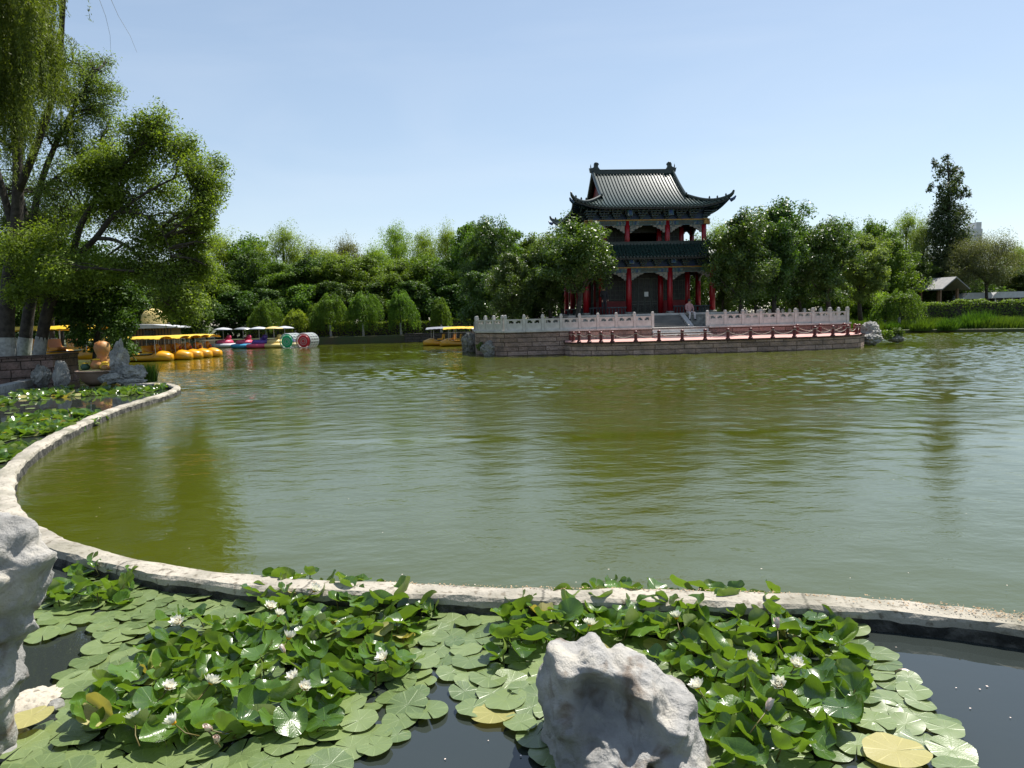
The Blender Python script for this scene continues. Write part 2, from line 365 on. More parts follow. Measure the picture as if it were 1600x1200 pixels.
def hero(name, loc, limbs, clumps_, leaf, nper, size, label, trunkmat='bark', white=None, sub=.42, nsub=12, aspect=.5, cat='tree', group=None, twigs=3, rz=.85, fill=0):
    """limbs: list of (points, r0, r1) in world; clumps: (world centre, radius)"""
    loc = Vector(loc); root = empty(name, loc, 0, label, cat, group); clumps_ = list(clumps_); base_ = list(clumps_)
    for c, r in base_:
        nb = sorted(base_, key=lambda q: (Vector(q[0]) - Vector(c)).length)[1:6]
        for q in random.sample(nb, min(fill, len(nb))): clumps_.append((Vector(c).lerp(Vector(q[0]), random.uniform(.35, .65)) + Vector((random.gauss(0, .25), random.gauss(0, .5), random.gauss(0, .25))) * r, r * random.uniform(.6, .95)))
    mb = MB()
    allp = []
    for pts, r0, r1 in limbs:
        pts = [Vector(p) - loc for p in pts]; n = len(pts)
        # smooth the polyline a little
        q = [pts[0]]
        for i in range(n - 1):
            a, b = pts[i], pts[i + 1]; p0 = pts[i - 1] if i else a; p3 = pts[i + 2] if i + 2 < n else b
            for t in (.33, .67, 1):
                q.append(.5 * ((2 * a) + (-p0 + b) * t + (2 * p0 - 5 * a + 4 * b - p3) * t * t + (-p0 + 3 * a - 3 * b + p3) * t ** 3))
        mb.tube(q, [r0 + (r1 - r0) * i / (len(q) - 1) for i in range(len(q))], 9); allp += q[len(q) // 3:]
    vs = []; ravg = sum(r for c, r in clumps_) / len(clumps_)
    for c, r in clumps_:
        c = Vector(c) - loc; r3 = (r, r, r * rz)
        vs.append(clump(c, r3, int(nper * (r / ravg) ** 2) + 30, size, nsub=nsub, sub=sub, aspect=aspect))
        near = min(allp, key=lambda p: (p - c).length + (0.5 if p.z > c.z else 0))
        q = limb(mb, near, c, .05, .02, bow=.1)
        for _ in range(twigs): limb(mb, q[random.choice((2, 3, 4))], c + Vector((random.uniform(-.8, .8), random.uniform(-.8, .8), random.uniform(-.8, .8))) * r, .018, .006, n=3, sides=4)
    mb.build('trunk', trunkmat, root, smooth=True)
    if white:
        zt, rr, p0, p1 = white
        MB().tube([Vector(p0) - loc, Vector(p1) - loc], [rr * 1.12, rr * 1.03], 12, cap=False).build('painted_bark', 'limewash', root, smooth=True)
    o = bpy.data.objects.new('crown', qmesh('crown', np.concatenate(vs), leaf)); COL.objects.link(o); o.parent = root
    return root
def weeping(name, loc, H, W, seed, leaf, label, group=None, n=210, skew=0.0):
    global rng
    keep = rng; rng = np.random.default_rng(seed); random.seed(seed)
    root = empty(name, loc, 0, label, 'weeping tree', group)
    a = rng.uniform(0, 2 * PI, n); rr = rng.uniform(.05, 1, n) ** .6 * W / 2
    lump = 1 + .26 * np.sin(a * 2 + seed) + .16 * np.sin(a * 5 + seed * 2)
    top = H * (1 - .42 * (rr / (W / 2)) ** 2) * (1 + .10 * np.sin(a * 3 + seed))
    st = np.stack([np.cos(a) * rr * .75 * lump + skew * rr * .2, np.sin(a) * rr * .75 * lump, top], 1)
    ou = np.stack([np.cos(a) * .8 + skew * .5, np.sin(a) * .8, np.full(n, .0)], 1)
    ln = np.minimum(top * rng.uniform(.45, .95, n) * (.55 + .7 * rr / (W / 2)), top - .15)
    v1 = strands(st, ou, ln, .13, .035, aspect=.42, bend=.45, jit=.05)
    v2 = clump((0, 0, H * .78), (W * .36, W * .36, H * .18), 3500, .13, nsub=24, sub=.35)
    o = bpy.data.objects.new('crown', qmesh('crown', np.concatenate([v1, v2]), leaf)); COL.objects.link(o); o.parent = root
    mb = MB(); mb.tube([(0, 0, -.1), (.05, 0, H * .3), (0, .04, H * .6), (0, 0, H * .8)], [.11, .09, .08, .05], 8)
    for k in range(8):
        t = k * PI / 4; limb(mb, (0, 0, H * .6), (math.cos(t) * W * .32, math.sin(t) * W * .32, H * .72), .05, .02)
    mb.build('trunk', 'bark', root, smooth=True)
    MB().lathe((0, 0, 0), [(.135, -.05), (.12, .4), (.112, H * .3)], 10).build('painted_bark', 'limewash', root, smooth=True)
    rng = keep
    return root
# ---------------------------------------------------------------- water, ground
def water_mat(name, base, rough, s1, s2, strength, blend_far=False, ior=1.33, stretch=(1, 1, 1), spec=.5):
    m = bpy.data.materials.new(name); m.use_nodes = True; M[name] = m
    n = m.node_tree; b = n.nodes['Principled BSDF']
    b.inputs['Base Color'].default_value = (*base, 1); b.inputs['Roughness'].default_value = rough; b.inputs['IOR'].default_value = ior
    tc = n.nodes.new('ShaderNodeTexCoord'); mp = n.nodes.new('ShaderNodeMapping'); mp.inputs['Scale'].default_value = stretch
    mp.inputs['Rotation'].default_value = (0, 0, R(-12))
    n.links.new(tc.outputs['Object'], mp.inputs[0])
    a = n.nodes.new('ShaderNodeTexNoise'); a.inputs['Scale'].default_value = s1; a.inputs['Detail'].default_value = 4; a.inputs['Roughness'].default_value = .62
    c = n.nodes.new('ShaderNodeTexNoise'); c.inputs['Scale'].default_value = s2; c.inputs['Detail'].default_value = 3
    n.links.new(mp.outputs[0], a.inputs[0]); n.links.new(mp.outputs[0], c.inputs[0])
    # wind patches: calm and ruffled areas
    pz = n.nodes.new('ShaderNodeTexNoise'); pz.inputs['Scale'].default_value = .09; pz.inputs['Detail'].default_value = 3; pz.inputs['Distortion'].default_value = .6
    mq = n.nodes.new('ShaderNodeMapping'); mq.inputs['Scale'].default_value = (.7, 2.2, 1); n.links.new(tc.outputs['Object'], mq.inputs[0]); n.links.new(mq.outputs[0], pz.inputs[0])
    pr = n.nodes.new('ShaderNodeMapRange'); pr.inputs[1].default_value = .38; pr.inputs[2].default_value = .62; pr.inputs[3].default_value = .3; pr.inputs[4].default_value = 1.35
    n.links.new(pz.outputs[0], pr.inputs[0])
    sx = n.nodes.new('ShaderNodeSeparateXYZ'); n.links.new(tc.outputs['Object'], sx.inputs[0])
    yr = n.nodes.new('ShaderNodeMapRange'); yr.inputs[1].default_value = 4; yr.inputs[2].default_value = 22; yr.inputs[3].default_value = .4 if blend_far else 1; yr.inputs[4].default_value = 1.0
    n.links.new(sx.outputs[1], yr.inputs[0])
    ml = n.nodes.new('ShaderNodeMath'); ml.operation = 'MULTIPLY'; n.links.new(pr.outputs[0], ml.inputs[0]); n.links.new(yr.outputs[0], ml.inputs[1])
    m2 = n.nodes.new('ShaderNodeMath'); m2.operation = 'MULTIPLY'; m2.inputs[1].default_value = strength; n.links.new(ml.outputs[0], m2.inputs[0])
    ad = n.nodes.new('ShaderNodeMath'); ad.operation = 'MULTIPLY_ADD'; ad.inputs[1].default_value = 3.0
    n.links.new(c.outputs[0], ad.inputs[0]); n.links.new(a.outputs[0], ad.inputs[2])
    bp = n.nodes.new('ShaderNodeBump'); bp.inputs['Distance'].default_value = .05
    n.links.new(ad.outputs[0], bp.inputs['Height']); n.links.new(m2.outputs[0], bp.inputs['Strength']); n.links.new(bp.outputs[0], b.inputs['Normal'])
    return m
water_mat('lake_water', (.052, .062, .004), .01, 9.0, 2.0, .22, blend_far=True, ior=1.85, stretch=(.75, 1.25, 1))
water_mat('pond_water', (.024, .030, .028), .01, 2.0, .5, .03, ior=1.6)
SHORE = [(-60, -3), (-45, 8), (-30, 19), (-19.5, 24.6), (-17.2, 26.6), (-17.3, 28.2), (-24, 33), (-29, 40), (-30, 50), (-30, 60), (-28, 67.5), (-10, 68.5), (4, 69), (16, 68),
         (27, 65), (33.5, 60.5), (40, 56.5), (50, 50), (62, 38), (70, 15), (66, -10), (40, 1.4), (20, 1.5), (6, 1.5), (2, 1.5), (-1.6, 1.5), (-3.6, 1.6), (-8, 1.8), (-20, -1)]
RIM = [(1760, 1006), (1600, 972), (1400, 948), (1200, 936), (1000, 930), (800, 927), (600, 919), (400, 909), (250, 889), (130, 863), (60, 836), (18, 802), (5, 765),
       (17, 730), (55, 698), (110, 668), (170, 641), (225, 624), (262, 613), (276, 605), (262, 600), (235, 599), (195, 600)]
# ground: one sheet from the shore to the horizon
ins = [Vector((x, y)) for x, y in SHORE]
def gz(x, y):
    if y < 8 and x > -12: return .45
    if x < -14 and y < 50: return 1.02
    if x > 24 and y > 20: return .25
    return .7
mb = MB(); cc = Vector((5, 32)); n = len(ins)
rings = [(0, None), (.4, None), (3, None), (15, None), (60, None), (400, None), (3500, None)]
# refined shoreline
fine = []
for i in range(n):
    a, b = ins[i], ins[(i + 1) % n]; k = max(1, int((b - a).length / 3))
    for j in range(k): fine.append(a.lerp(b, j / k))
N = len(fine)
mb.v += [Vector((p.x, p.y, -1.2)) for p in fine]
for d, _ in rings:
    for p in fine:
        dr = (p - cc).normalized(); q = p + dr * d
        z = gz(p.x, p.y) + (0 if d < 2 else .12 * noise.noise(Vector((q.x * .1, q.y * .1, 0)))) - (.04 if d == 0 else 0)
        mb.v.append(Vector((q.x, q.y, z if d < 400 else .5)))
for r in range(len(rings)):
    for k in range(N): mb.face((r * N + k, r * N + (k + 1) % N, (r + 1) * N + (k + 1) % N, (r + 1) * N + k))
tag(mb.build('ground', 'earth', smooth=False), kind='structure')
mb = MB(); mb.v = [Vector(p) for p in ((-80, -12, -1.1), (90, -12, -1.1), (90, 80, -1.1), (-80, 80, -1.1))]; mb.face((0, 1, 2, 3)); tag(mb.build('lake_bed', 'earth'), kind='structure')
# lake surface: real low waves, calm near the rim and ruffled further out
gx = np.arange(-31.8, 50, .105); gy = np.arange(3.0, 69.5, .105); X, Y = np.meshgrid(gx, gy, indexing='ij')
amp = .016 + .064 * np.clip((Y - 11) / 12, 0, 1)
amp *= 1 + .45 * np.sin(Y * .33 + 1.2 * np.sin(X * .11)) * np.sin(X * .09 + 2 + .8 * np.sin(Y * .2))
amp *= .85 + .55 * np.clip((X + 4) / 16, -.6, 1)
edge = np.clip(np.minimum.reduce([X - gx[0], gx[-1] - X, Y - gy[0], gy[-1] - Y]) / 2, 0, 1); amp *= edge
Z = np.zeros_like(X); wr = np.random.default_rng(5); NW = 34
for k in range(NW):
    lam = .30 * (1.05 / .30) ** (k / (NW - 1)); th = wr.normal(1.35, .85); q = 2 * math.pi / lam
    Z += (1.5 / NW) ** .5 / q * np.sin(q * (X * math.cos(th) + Y * math.sin(th)) + wr.uniform(0, 6.28) + .6 * np.sin(.25 * X + k) + .6 * np.sin(.3 * Y + 2 * k))
Z = -.03 + Z * amp * 1.15
nx_, ny_ = X.shape; co = np.stack([X, Y, Z], -1).reshape(-1, 3)
ii = (np.arange(nx_ - 1)[:, None] * ny_ + np.arange(ny_ - 1)[None]).ravel(); fq = np.stack([ii, ii + ny_, ii + ny_ + 1, ii + 1], 1)
x0, x1, y0, y1 = gx[0], gx[-1], gy[0], gy[-1]; ex_ = [(-75, -11), (85, -11), (85, 76), (-75, 76), (x0, y0), (x1, y0), (x1, y1), (x0, y1)]
nb_ = len(co); co = np.concatenate([co, np.array([(a_, b_, -.03) for a_, b_ in ex_])]); fq = np.concatenate([fq, np.array([(0, 1, 5, 4), (1, 2, 6, 5), (2, 3, 7, 6), (3, 0, 4, 7)]) + nb_])
me = bpy.data.meshes.new('lake_water'); me.vertices.add(len(co)); me.vertices.foreach_set('co', co.astype(np.float32).ravel()); me.loops.add(fq.size); me.loops.foreach_set('vertex_index', fq.astype(np.int32).ravel())
me.polygons.add(len(fq)); me.polygons.foreach_set('loop_start', np.arange(0, fq.size, 4, dtype=np.int32)); me.update(calc_edges=True); me.shade_smooth(); me.materials.append(M['lake_water'])
o = bpy.data.objects.new('lake_water', me); COL.objects.link(o); tag(o, kind='structure')
# rim of the lily pond
rimc = [PZ(x, y, .13) for x, y in RIM]
def smoothline(pts, k=6):
    q = []; n = len(pts)
    for i in range(n - 1):
        a, b = pts[i], pts[i + 1]; p0 = pts[i - 1] if i else a; p3 = pts[i + 2] if i + 2 < n else b
        for j in range(k):
            t = j / k; q.append(.5 * ((2 * a) + (-p0 + b) * t + (2 * p0 - 5 * a + 4 * b - p3) * t * t + (-p0 + 3 * a - 3 * b + p3) * t ** 3))
    q.append(pts[-1]); return q
rl = smoothline(rimc, 8)
# resample at 6 cm so that the edge can be chipped
rs = [rl[0]]
for p in rl[1:]:
    while (p - rs[-1]).length > .07: rs.append(rs[-1] + (p - rs[-1]).normalized() * .07)
def rim_frame(i):
    a = rs[max(i - 2, 0)]; b = rs[min(i + 2, len(rs) - 1)]; d = (b - a).normalized(); return d, Vector((-d.y, d.x, 0))   # left of travel
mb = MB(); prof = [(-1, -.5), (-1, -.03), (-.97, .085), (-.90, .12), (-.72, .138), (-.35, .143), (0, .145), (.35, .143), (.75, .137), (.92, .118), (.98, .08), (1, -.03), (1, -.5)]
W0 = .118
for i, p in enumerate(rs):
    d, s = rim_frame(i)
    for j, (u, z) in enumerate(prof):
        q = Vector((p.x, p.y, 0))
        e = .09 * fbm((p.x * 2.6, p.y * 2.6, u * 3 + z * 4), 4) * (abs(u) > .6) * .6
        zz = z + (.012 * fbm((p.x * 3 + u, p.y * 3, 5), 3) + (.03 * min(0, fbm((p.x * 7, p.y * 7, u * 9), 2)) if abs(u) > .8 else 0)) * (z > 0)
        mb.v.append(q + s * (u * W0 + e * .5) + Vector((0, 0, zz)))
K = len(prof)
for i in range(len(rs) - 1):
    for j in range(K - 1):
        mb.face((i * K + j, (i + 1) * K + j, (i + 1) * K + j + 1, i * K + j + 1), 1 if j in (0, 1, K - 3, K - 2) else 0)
acc = 0
for i in range(len(rs) - 1):
    l_ = (rs[i + 1] - rs[i]).length
    for j in range(K - 1): mb.uv[i * (K - 1) + j] = [(acc, j), (acc + l_, j), (acc + l_, j + 1), (acc, j + 1)]
    acc += l_
m = mat('rim_concrete', (.40, .365, .30), (.25, .23, .19), .9, 2.2, .9, 34, c3=(.35, .32, .265), bdist=.012, speck=(.17, .145, .11)); n = m.node_tree; b = n.nodes['Principled BSDF']; lk = n.links.new
uv = n.nodes.new('ShaderNodeUVMap'); sx = n.nodes.new('ShaderNodeSeparateXYZ'); lk(uv.outputs[0], sx.inputs[0])
wn = n.nodes.new('ShaderNodeTexNoise'); wn.inputs['Scale'].default_value = 1.3; wn.inputs['Detail'].default_value = 5; lk(uv.outputs[0], wn.inputs[0])
ad = n.nodes.new('ShaderNodeMath'); ad.operation = 'MULTIPLY_ADD'; ad.inputs[1].default_value = .05; lk(wn.outputs[0], ad.inputs[0]); lk(sx.outputs[0], ad.inputs[2])
pp = n.nodes.new('ShaderNodeMath'); pp.operation = 'PINGPONG'; pp.inputs[1].default_value = .85; lk(ad.outputs[0], pp.inputs[0])
r_ = n.nodes.new('ShaderNodeMapRange'); r_.inputs[1].default_value = .004; r_.inputs[2].default_value = .014; r_.inputs[3].default_value = .35; lk(pp.outputs[0], r_.inputs[0])
old = b.inputs['Base Color'].links[0].from_socket; x = n.nodes.new('ShaderNodeMix'); x.data_type = 'RGBA'; x.blend_type = 'MULTIPLY'; x.inputs[0].default_value = 1; lk(old, x.inputs[6]); lk(r_.outputs[0], x.inputs[7])
sn = n.nodes.new('ShaderNodeTexNoise'); sn.inputs['Scale'].default_value = 1.1; sn.inputs['Detail'].default_value = 9; tc = n.nodes['Texture Coordinate']; lk(tc.outputs['Object'], sn.inputs[0])
s2 = n.nodes.new('ShaderNodeMapRange'); s2.inputs[1].default_value = .5; s2.inputs[2].default_value = .68; s2.inputs[4].default_value = .7; lk(sn.outputs[0], s2.inputs[0])
x2 = n.nodes.new('ShaderNodeMix'); x2.data_type = 'RGBA'; x2.inputs[7].default_value = (.15, .145, .10, 1); lk(s2.outputs[0], x2.inputs[0]); lk(x.outputs[2], x2.inputs[6]); lk(x2.outputs[2], b.inputs['Base Color'])
rim = mb.build('pond_rim', ['rim_concrete', 'shaded_concrete'], smooth=False)
tag(rim, 'low curved concrete rim dividing the lily pond from the green lake', 'pond rim')
# pond water: inside of the rim, a few mm above the lake sheet
mb = MB(); inner = [Vector((p.x, p.y, .006)) for p in rs[::6]]
poly = inner + [Vector((-19.5, 27, .006)), Vector((-32, 24, .006)), Vector((-50, -6, .006)), Vector((9, -6, .006))]
mb.v = poly; mb.face(range(len(poly))); tag(mb.build('pond_water', 'pond_water', fix=True), kind='structure')
# dirt and seed husks washed onto the rim
v = []
for i in range(len(rs)):
    p = rs[i]
    if 2.0 < p.x < 6.5 and p.y < 8:
        d, s = rim_frame(i); k = int(70 * min(1, (p.x - 2.0) / 2))
        for _ in range(k):
            q = p + s * random.uniform(-.05, .095) * -1 + d * random.uniform(-.04, .04); v.append((q.x, q.y, .15 + random.uniform(0, .008)))
    elif p.y < 6 and p.x > -1:
        d, s = rim_frame(i)
        for _ in range(9):
            q = p + s * -random.uniform(.05, .10) + d * random.uniform(-.04, .04); v.append((q.x, q.y, .145))
v = np.array(v)
o = bpy.data.objects.new('seed_husks', qmesh('seed_husks', quads(v, rng.normal(size=v.shape) * .35 + np.array([0, 0, 1]), .014, .6), 'debris')); COL.objects.link(o); tag(o, 'brown seed husks scattered along the concrete pond rim', 'husks', kind='stuff')
# ---------------------------------------------------------------- island terrace and pagoda
YAW = R(4.0)
CS, SN = math.cos(YAW), math.sin(YAW)
_f = PD(1015, 490, 44.5)
PC = Vector((_f.x - 4.0 * SN, _f.y + 4.0 * CS, 0))
def W(x, y, z=0): return Vector((PC.x + x * CS - y * SN, PC.y + x * SN + y * CS, z))
def stone_wall_mat(name, c1, c2, mortar, bw=1.5, bh=.24):
    m = mat(name, c1, c2, .88, 2.0, speck=tuple(a * .5 for a in c1)); n = m.node_tree; b = n.nodes['Principled BSDF']
    uv = n.nodes.new('ShaderNodeUVMap'); br = n.nodes.new('ShaderNodeTexBrick')
    br.inputs['Scale'].default_value = 1; br.inputs['Brick Width'].default_value = bw; br.inputs['Row Height'].default_value = bh
    br.inputs['Mortar Size'].default_value = .018; br.inputs['Mortar Smooth'].default_value = .3; br.inputs['Color1'].default_value = (1, 1, 1, 1); br.inputs['Color2'].default_value = (.58, .55, .52, 1); br.offset_frequency = 2; br.squash = .72; br.squash_frequency = 3
    br.inputs['Mortar'].default_value = (.22, .2, .18, 1)
    n.links.new(uv.outputs[0], br.inputs[0])
    old = b.inputs['Base Color'].links[0].from_socket
    mx = n.nodes.new('ShaderNodeMix'); mx.data_type = 'RGBA'; mx.blend_type = 'MULTIPLY'; mx.inputs[0].default_value = 1
    n.links.new(old, mx.inputs[6]); n.links.new(br.outputs[0], mx.inputs[7]); n.links.new(mx.outputs[2], b.inputs['Base Color'])
    nz = n.nodes.new('ShaderNodeTexNoise'); nz.inputs['Scale'].default_value = 6; nz.inputs['Detail'].default_value = 8
    n.links.new(uv.outputs[0], nz.inputs[0])
    sb = n.nodes.new('ShaderNodeMath'); sb.operation = 'MULTIPLY_ADD'; sb.inputs[1].default_value = -1.0
    n.links.new(br.outputs['Fac'], sb.inputs[0]); n.links.new(nz.outputs[0], sb.inputs[2])
    bp = n.nodes.new('ShaderNodeBump'); bp.inputs['Strength'].default_value = .9; bp.inputs['Distance'].default_value = .14
    n.links.new(sb.outputs[0], bp.inputs['Height']); n.links.new(bp.outputs[0], b.inputs['Normal'])
    return m
stone_wall_mat('terrace_stone', (.50, .35, .29), (.28, .21, .18), None)
stone_wall_mat('terrace_pink', (.46, .26, .22), (.32, .19, .165), None)
stone_wall_mat('bank_stone', (.36, .24, .205), (.19, .14, .12), None, .62, .3)
stone_wall_mat('far_stone', (.10, .085, .075), (.06, .052, .048), None, .8, .25)
def walls(mb, poly, z0, z1, mi=0, close=True, rough=.0):
    u = 0; n = len(poly)
    for i in range(n if close else n - 1):
        a, b = poly[i], poly[(i + 1) % n]; l = (Vector(b[:2]) - Vector(a[:2])).length
        k = len(mb.v); mb.v += [Vector((a[0], a[1], z0)), Vector((b[0], b[1], z0)), Vector((b[0], b[1], z1)), Vector((a[0], a[1], z1))]
        mb.face((k, k + 1, k + 2, k + 3), mi, [(u, z0), (u + l, z0), (u + l, z1), (u, z1)]); u += l
def slab(mb, poly, z, mi):
    k = len(mb.v); mb.v += [Vector((p[0], p[1], z)) for p in poly]; mb.face(range(k, k + len(poly)), mi)
def coping(poly, close=False, out=.05, wd=.3, z0=0, z1=.1, mi=0, mb=None):
    for i in range(len(poly) - 1 + close):
        a, b = Vector(poly[i][:2]), Vector(poly[(i + 1) % len(poly)][:2]); d = (b - a)
        L_ = d.length; d.normalize(); s = Vector((d.y, -d.x)); n = max(1, round(L_ / 1.1))
        for k in range(n):
            c = a + d * (L_ * (k + .5) / n) - s * (wd / 2 - out)
            mb.box((c.x, c.y, (z0 + z1) / 2 + .001 * (k % 3) + .0017 * (i % 4)), (L_ / n - .012, wd, z1 - z0), math.atan2(d.y, d.x), mi)
up_poly = [(-10.9, 9), (-10.9, -6.8), (-9.45, -9.35), (-1.32, -9.35), (-1.32, -9.0), (1.9, -9.0), (1.9, -9.35), (10.0, -9.35), (10.0, 9)]
UP = [W(x, y) for x, y in up_poly]
low_poly = [(-6.1, -9.1), (-6.2, -9.9), (-5.95, -10.6), (-5.4, -11.15), (-4.6, -11.5), (-3, -11.75), (0, -11.95), (3, -12.0), (5.2, -11.95), (7.2, -11.7), (8.8, -11.2), (10.0, -10.4), (10.9, -9.2), (11.5, -7.5), (11.8, -5), (11.8, 4), (10, 4), (10, -9.1)]
LP_ = [W(x, y) for x, y in low_poly]
mb = MB(); walls(mb, LP_, -1.1, .60, 0); 
_f = low_poly[:16]; k0 = len(mb.v)
for x_, y_ in _f:      # paving, falling gently from the terrace wall to the water edge
    q = W(x_, y_); bk = W(max(-6.1, min(10.0, x_)), -9.1) if y_ < -9 else W(10.0, y_)
    mb.v += [Vector((q.x, q.y, .655)), Vector((bk.x, bk.y, .80 if y_ < -9 else .72))]
for i_ in range(len(_f) - 1): mb.face((k0 + 2 * i_, k0 + 2 * i_ + 2, k0 + 2 * i_ + 3, k0 + 2 * i_ + 1), 1); coping(LP_[:17], mb=mb, z0=.60, z1=.672, wd=.32, mi=2)
t = mb.build('lower_terrace', ['terrace_stone', 'paving', 'terrace_pink'])
tag(t, 'low stone landing terrace with pink paving rising from the lake before the pavilion', 'terrace')
mb = MB(); walls(mb, UP[:4], -1.1, 1.25, 0, close=False); walls(mb, UP[3:8], .3, 1.25, 1, close=False); walls(mb, [UP[7], UP[8], UP[0]], -1.1, 1.25, 0, close=False)
slab(mb, UP, 1.30, 2); coping(UP[:4], mb=mb, z0=1.25, z1=1.345, wd=.36, mi=3); coping(UP[6:9], mb=mb, z0=1.25, z1=1.345, wd=.36, mi=3)
for k in range(4):     # stair down to the landing
    z1 = 1.30 - .125 * k
    if k: 
        c = W(.29, -9.0 - .33 * k + .165); mb.box((c.x, c.y, z1 - .19), (3.15, .34, .38), YAW, 4)
c = W(.29, -9.17); mb.box((c.x, c.y, 1.1), (3.15, .36, .42), YAW, 4)
for k in range(4):
    c = W(.29, -9.0 - .33 * k - .353 if k == 0 else -9.0 - .33 * k - .008); mb.box((c.x, c.y, 1.245 - .125 * k), (3.14, .012, .06), YAW, 0)
tag(mb.build('upper_terrace', ['terrace_stone', 'terrace_pink', 'grey_paving', 'white_stone', 'white_stone']), 'raised stone terrace with coursed masonry wall carrying the pavilion and its trees', 'terrace')
# pavilion podium with its stair
pod = [W(x, y) for x, y in ((-5.3, -5.6), (5.3, -5.6), (5.3, 5.6), (-5.3, 5.6))]
# railings -------------------------------------------------------------
def rail_parts():
    p = MB(); p.box((0, 0, .42), (.17, .17, .84)); p.box((0, 0, .87), (.21, .21, .06)); p.box((0, 0, .955), (.16, .16, .11), taper=.92); p.box((0, 0, 1.02), (.13, .13, .03), taper=.6)
    q = MB(); Lp = .84
    q.box((0, 0, .235), (Lp, .10, .47)); q.box((0, 0, .70), (Lp, .13, .09))
    for sx in (-1, 1):
        q.box((sx * (Lp / 2 - .05), 0, .5625), (.10, .09, .185))
    q.box((0, 0, .5625), (.11, .09, .185))
    for sx in (-1, 1):
        cx = sx * .21
        for k in (-1, 1): q.box((cx + k * .125, 0, .62), (.07, .07, .07)); 
        q.box((cx, 0, .49), (.05, .07, .04))
    q.box((0, -.055, .23), (Lp - .16, .02, .28))
    return p, q
def railing(pts, label, rname='stone_railing'):
    root = empty(rname, tuple(pts[0]), 0, label, 'railing', 'white carved stone railings round the terrace')
    base = Vector(pts[0]); P0, Q0 = rail_parts(); pm_, qm_ = None, None
    for a, b in zip(pts[:-1], pts[1:]):
        a = Vector(a); b = Vector(b); d = b - a; L_ = d.length; n = max(1, round(L_ / 1.01)); ang = math.atan2(d.y, d.x)
        for k in range(n + 1):
            pos = a.lerp(b, k / n) - base
            if k < n or b is Vector(pts[-1]) or (b - Vector(pts[-1])).length < 1e-4:
                if pm_ is None: o = P0.build('post', 'white_stone', root); pm_ = o
                else: o = pm_.copy(); COL.objects.link(o); o.parent = root
                o.location = pos; o.rotation_euler = (0, 0, ang); o.scale = (.85, .85, .83)
            if k < n:
                mid = a.lerp(b, (k + .5) / n) - base
                if qm_ is None: o = Q0.build('panel', 'white_stone', root); qm_ = o
                else: o = qm_.copy(); COL.objects.link(o); o.parent = root
                o.location = mid; o.rotation_euler = (0, 0, ang); o.scale = (L_ / n / 1.01, 1, .83)
    return root
z = 1.345
railing([W(-1.25, -9.25, z), W(-9.35, -9.25, z)], 'white stone railing on the terrace wall, left of the pavilion stairs')
railing([W(-9.5, -9.1, z), W(-10.8, -6.75, z), W(-10.8, 2, z)], 'shaded white stone railing turning back at the left corner of the terrace')
railing([W(1.83, -9.25, z), W(9.85, -9.25, z)], 'white stone railing on the terrace wall, right of the pavilion stairs')
railing([W(9.9, -8.2, z), W(9.9, 7, z)], 'white stone railing running back along the right side of the terrace behind the front one')
# bollards with rope ---------------------------------------------------
def bollard_mesh(root):
    MB().lathe((0, 0, 0), [(.12, 0), (.12, .05), (.085, .08), (.08, .44), (.10, .45), (.10, .50), (.085, .53), (.04, .56)], 12).build('post', 'bollard_red', root, smooth=False)
    MB().lathe((0, 0, .4), [(.088, 0), (.095, .015), (.088, .03)], 12).build('ring', 'rope', root)
def along(poly, step, start=0):
    out = []; acc = start
    for a, b in zip(poly[:-1], poly[1:]):
        L_ = (b - a).length
        while acc <= L_: out.append(a.lerp(b, acc / L_)); acc += step
        acc -= L_
    return out
inset = [W(x, y, .672) for x, y in ((-5.85, -9.5), (-5.75, -10.5), (-5.25, -10.98), (-4.5, -11.3), (-3, -11.57), (0, -11.77), (3, -11.82), (5.2, -11.77), (7.1, -11.5), (8.65, -11.02), (9.8, -10.25), (10.65, -9.1), (11.25, -7.4), (11.55, -5), (11.55, 2))]
bp_ = along(inset[:4], .62) + along(inset[3:], 1.2, .55)
inner_b = [W(x, y, .755) for x, y in ((10.25, -8.7), (9.4, -9.75), (8.0, -9.8), (6.7, -9.8))]
b0 = None
def place_bollard(p, label):
    global b0
    if b0 is None:
        b0 = empty('bollard', p, 0, label, 'bollard', 'red bollards round the landing'); bollard_mesh(b0); return
    dup(b0, p, 0, 1, label)
words = ['leftmost', 'second', 'third', 'fourth', 'fifth', 'sixth', 'seventh', 'eighth', 'ninth', 'tenth', 'eleventh', 'twelfth', 'thirteenth', 'fourteenth', 'fifteenth', 'sixteenth', 'seventeenth', 'eighteenth', 'nineteenth', 'twentieth', 'twenty-first', 'twenty-second', 'twenty-third', 'twenty-fourth', 'twenty-fifth', 'twenty-sixth', 'twenty-seventh', 'twenty-eighth']
for i, p in enumerate(bp_):
    place_bollard(p, 'dark red bollard on the water edge of the landing, ' + ('leftmost of the row' if i == 0 else words[i] + ' counted from the left end'))
for i, p in enumerate(inner_b): place_bollard(p, 'dark red bollard by the pink terrace wall, ' + ['nearest the right corner', 'at the bend of the inner row', 'next to last of the inner row', 'last of the inner row, nearest the stairs'][i])
mb = MB()
def rope(mb, pts):
    for a, b in zip(pts[:-1], pts[1:]):
        L_ = (b - a).length
        if L_ > 2.6: continue
        mb.tube([a.lerp(b, t / 6) + Vector((0, 0, .41 - .62 * L_ * .28 * (1 - (2 * t / 6 - 1) ** 2))) for t in range(7)], .016, 5)
rope(mb, bp_)
tag(mb.build('rope', 'rope', smooth=True), 'pale rope sagging from bollard to bollard along the water edge of the landing', 'rope')
mb = MB(); rope(mb, inner_b); tag(mb.build('rope', 'rope', smooth=True), 'short pale rope between the bollards by the pink terrace wall', 'rope')
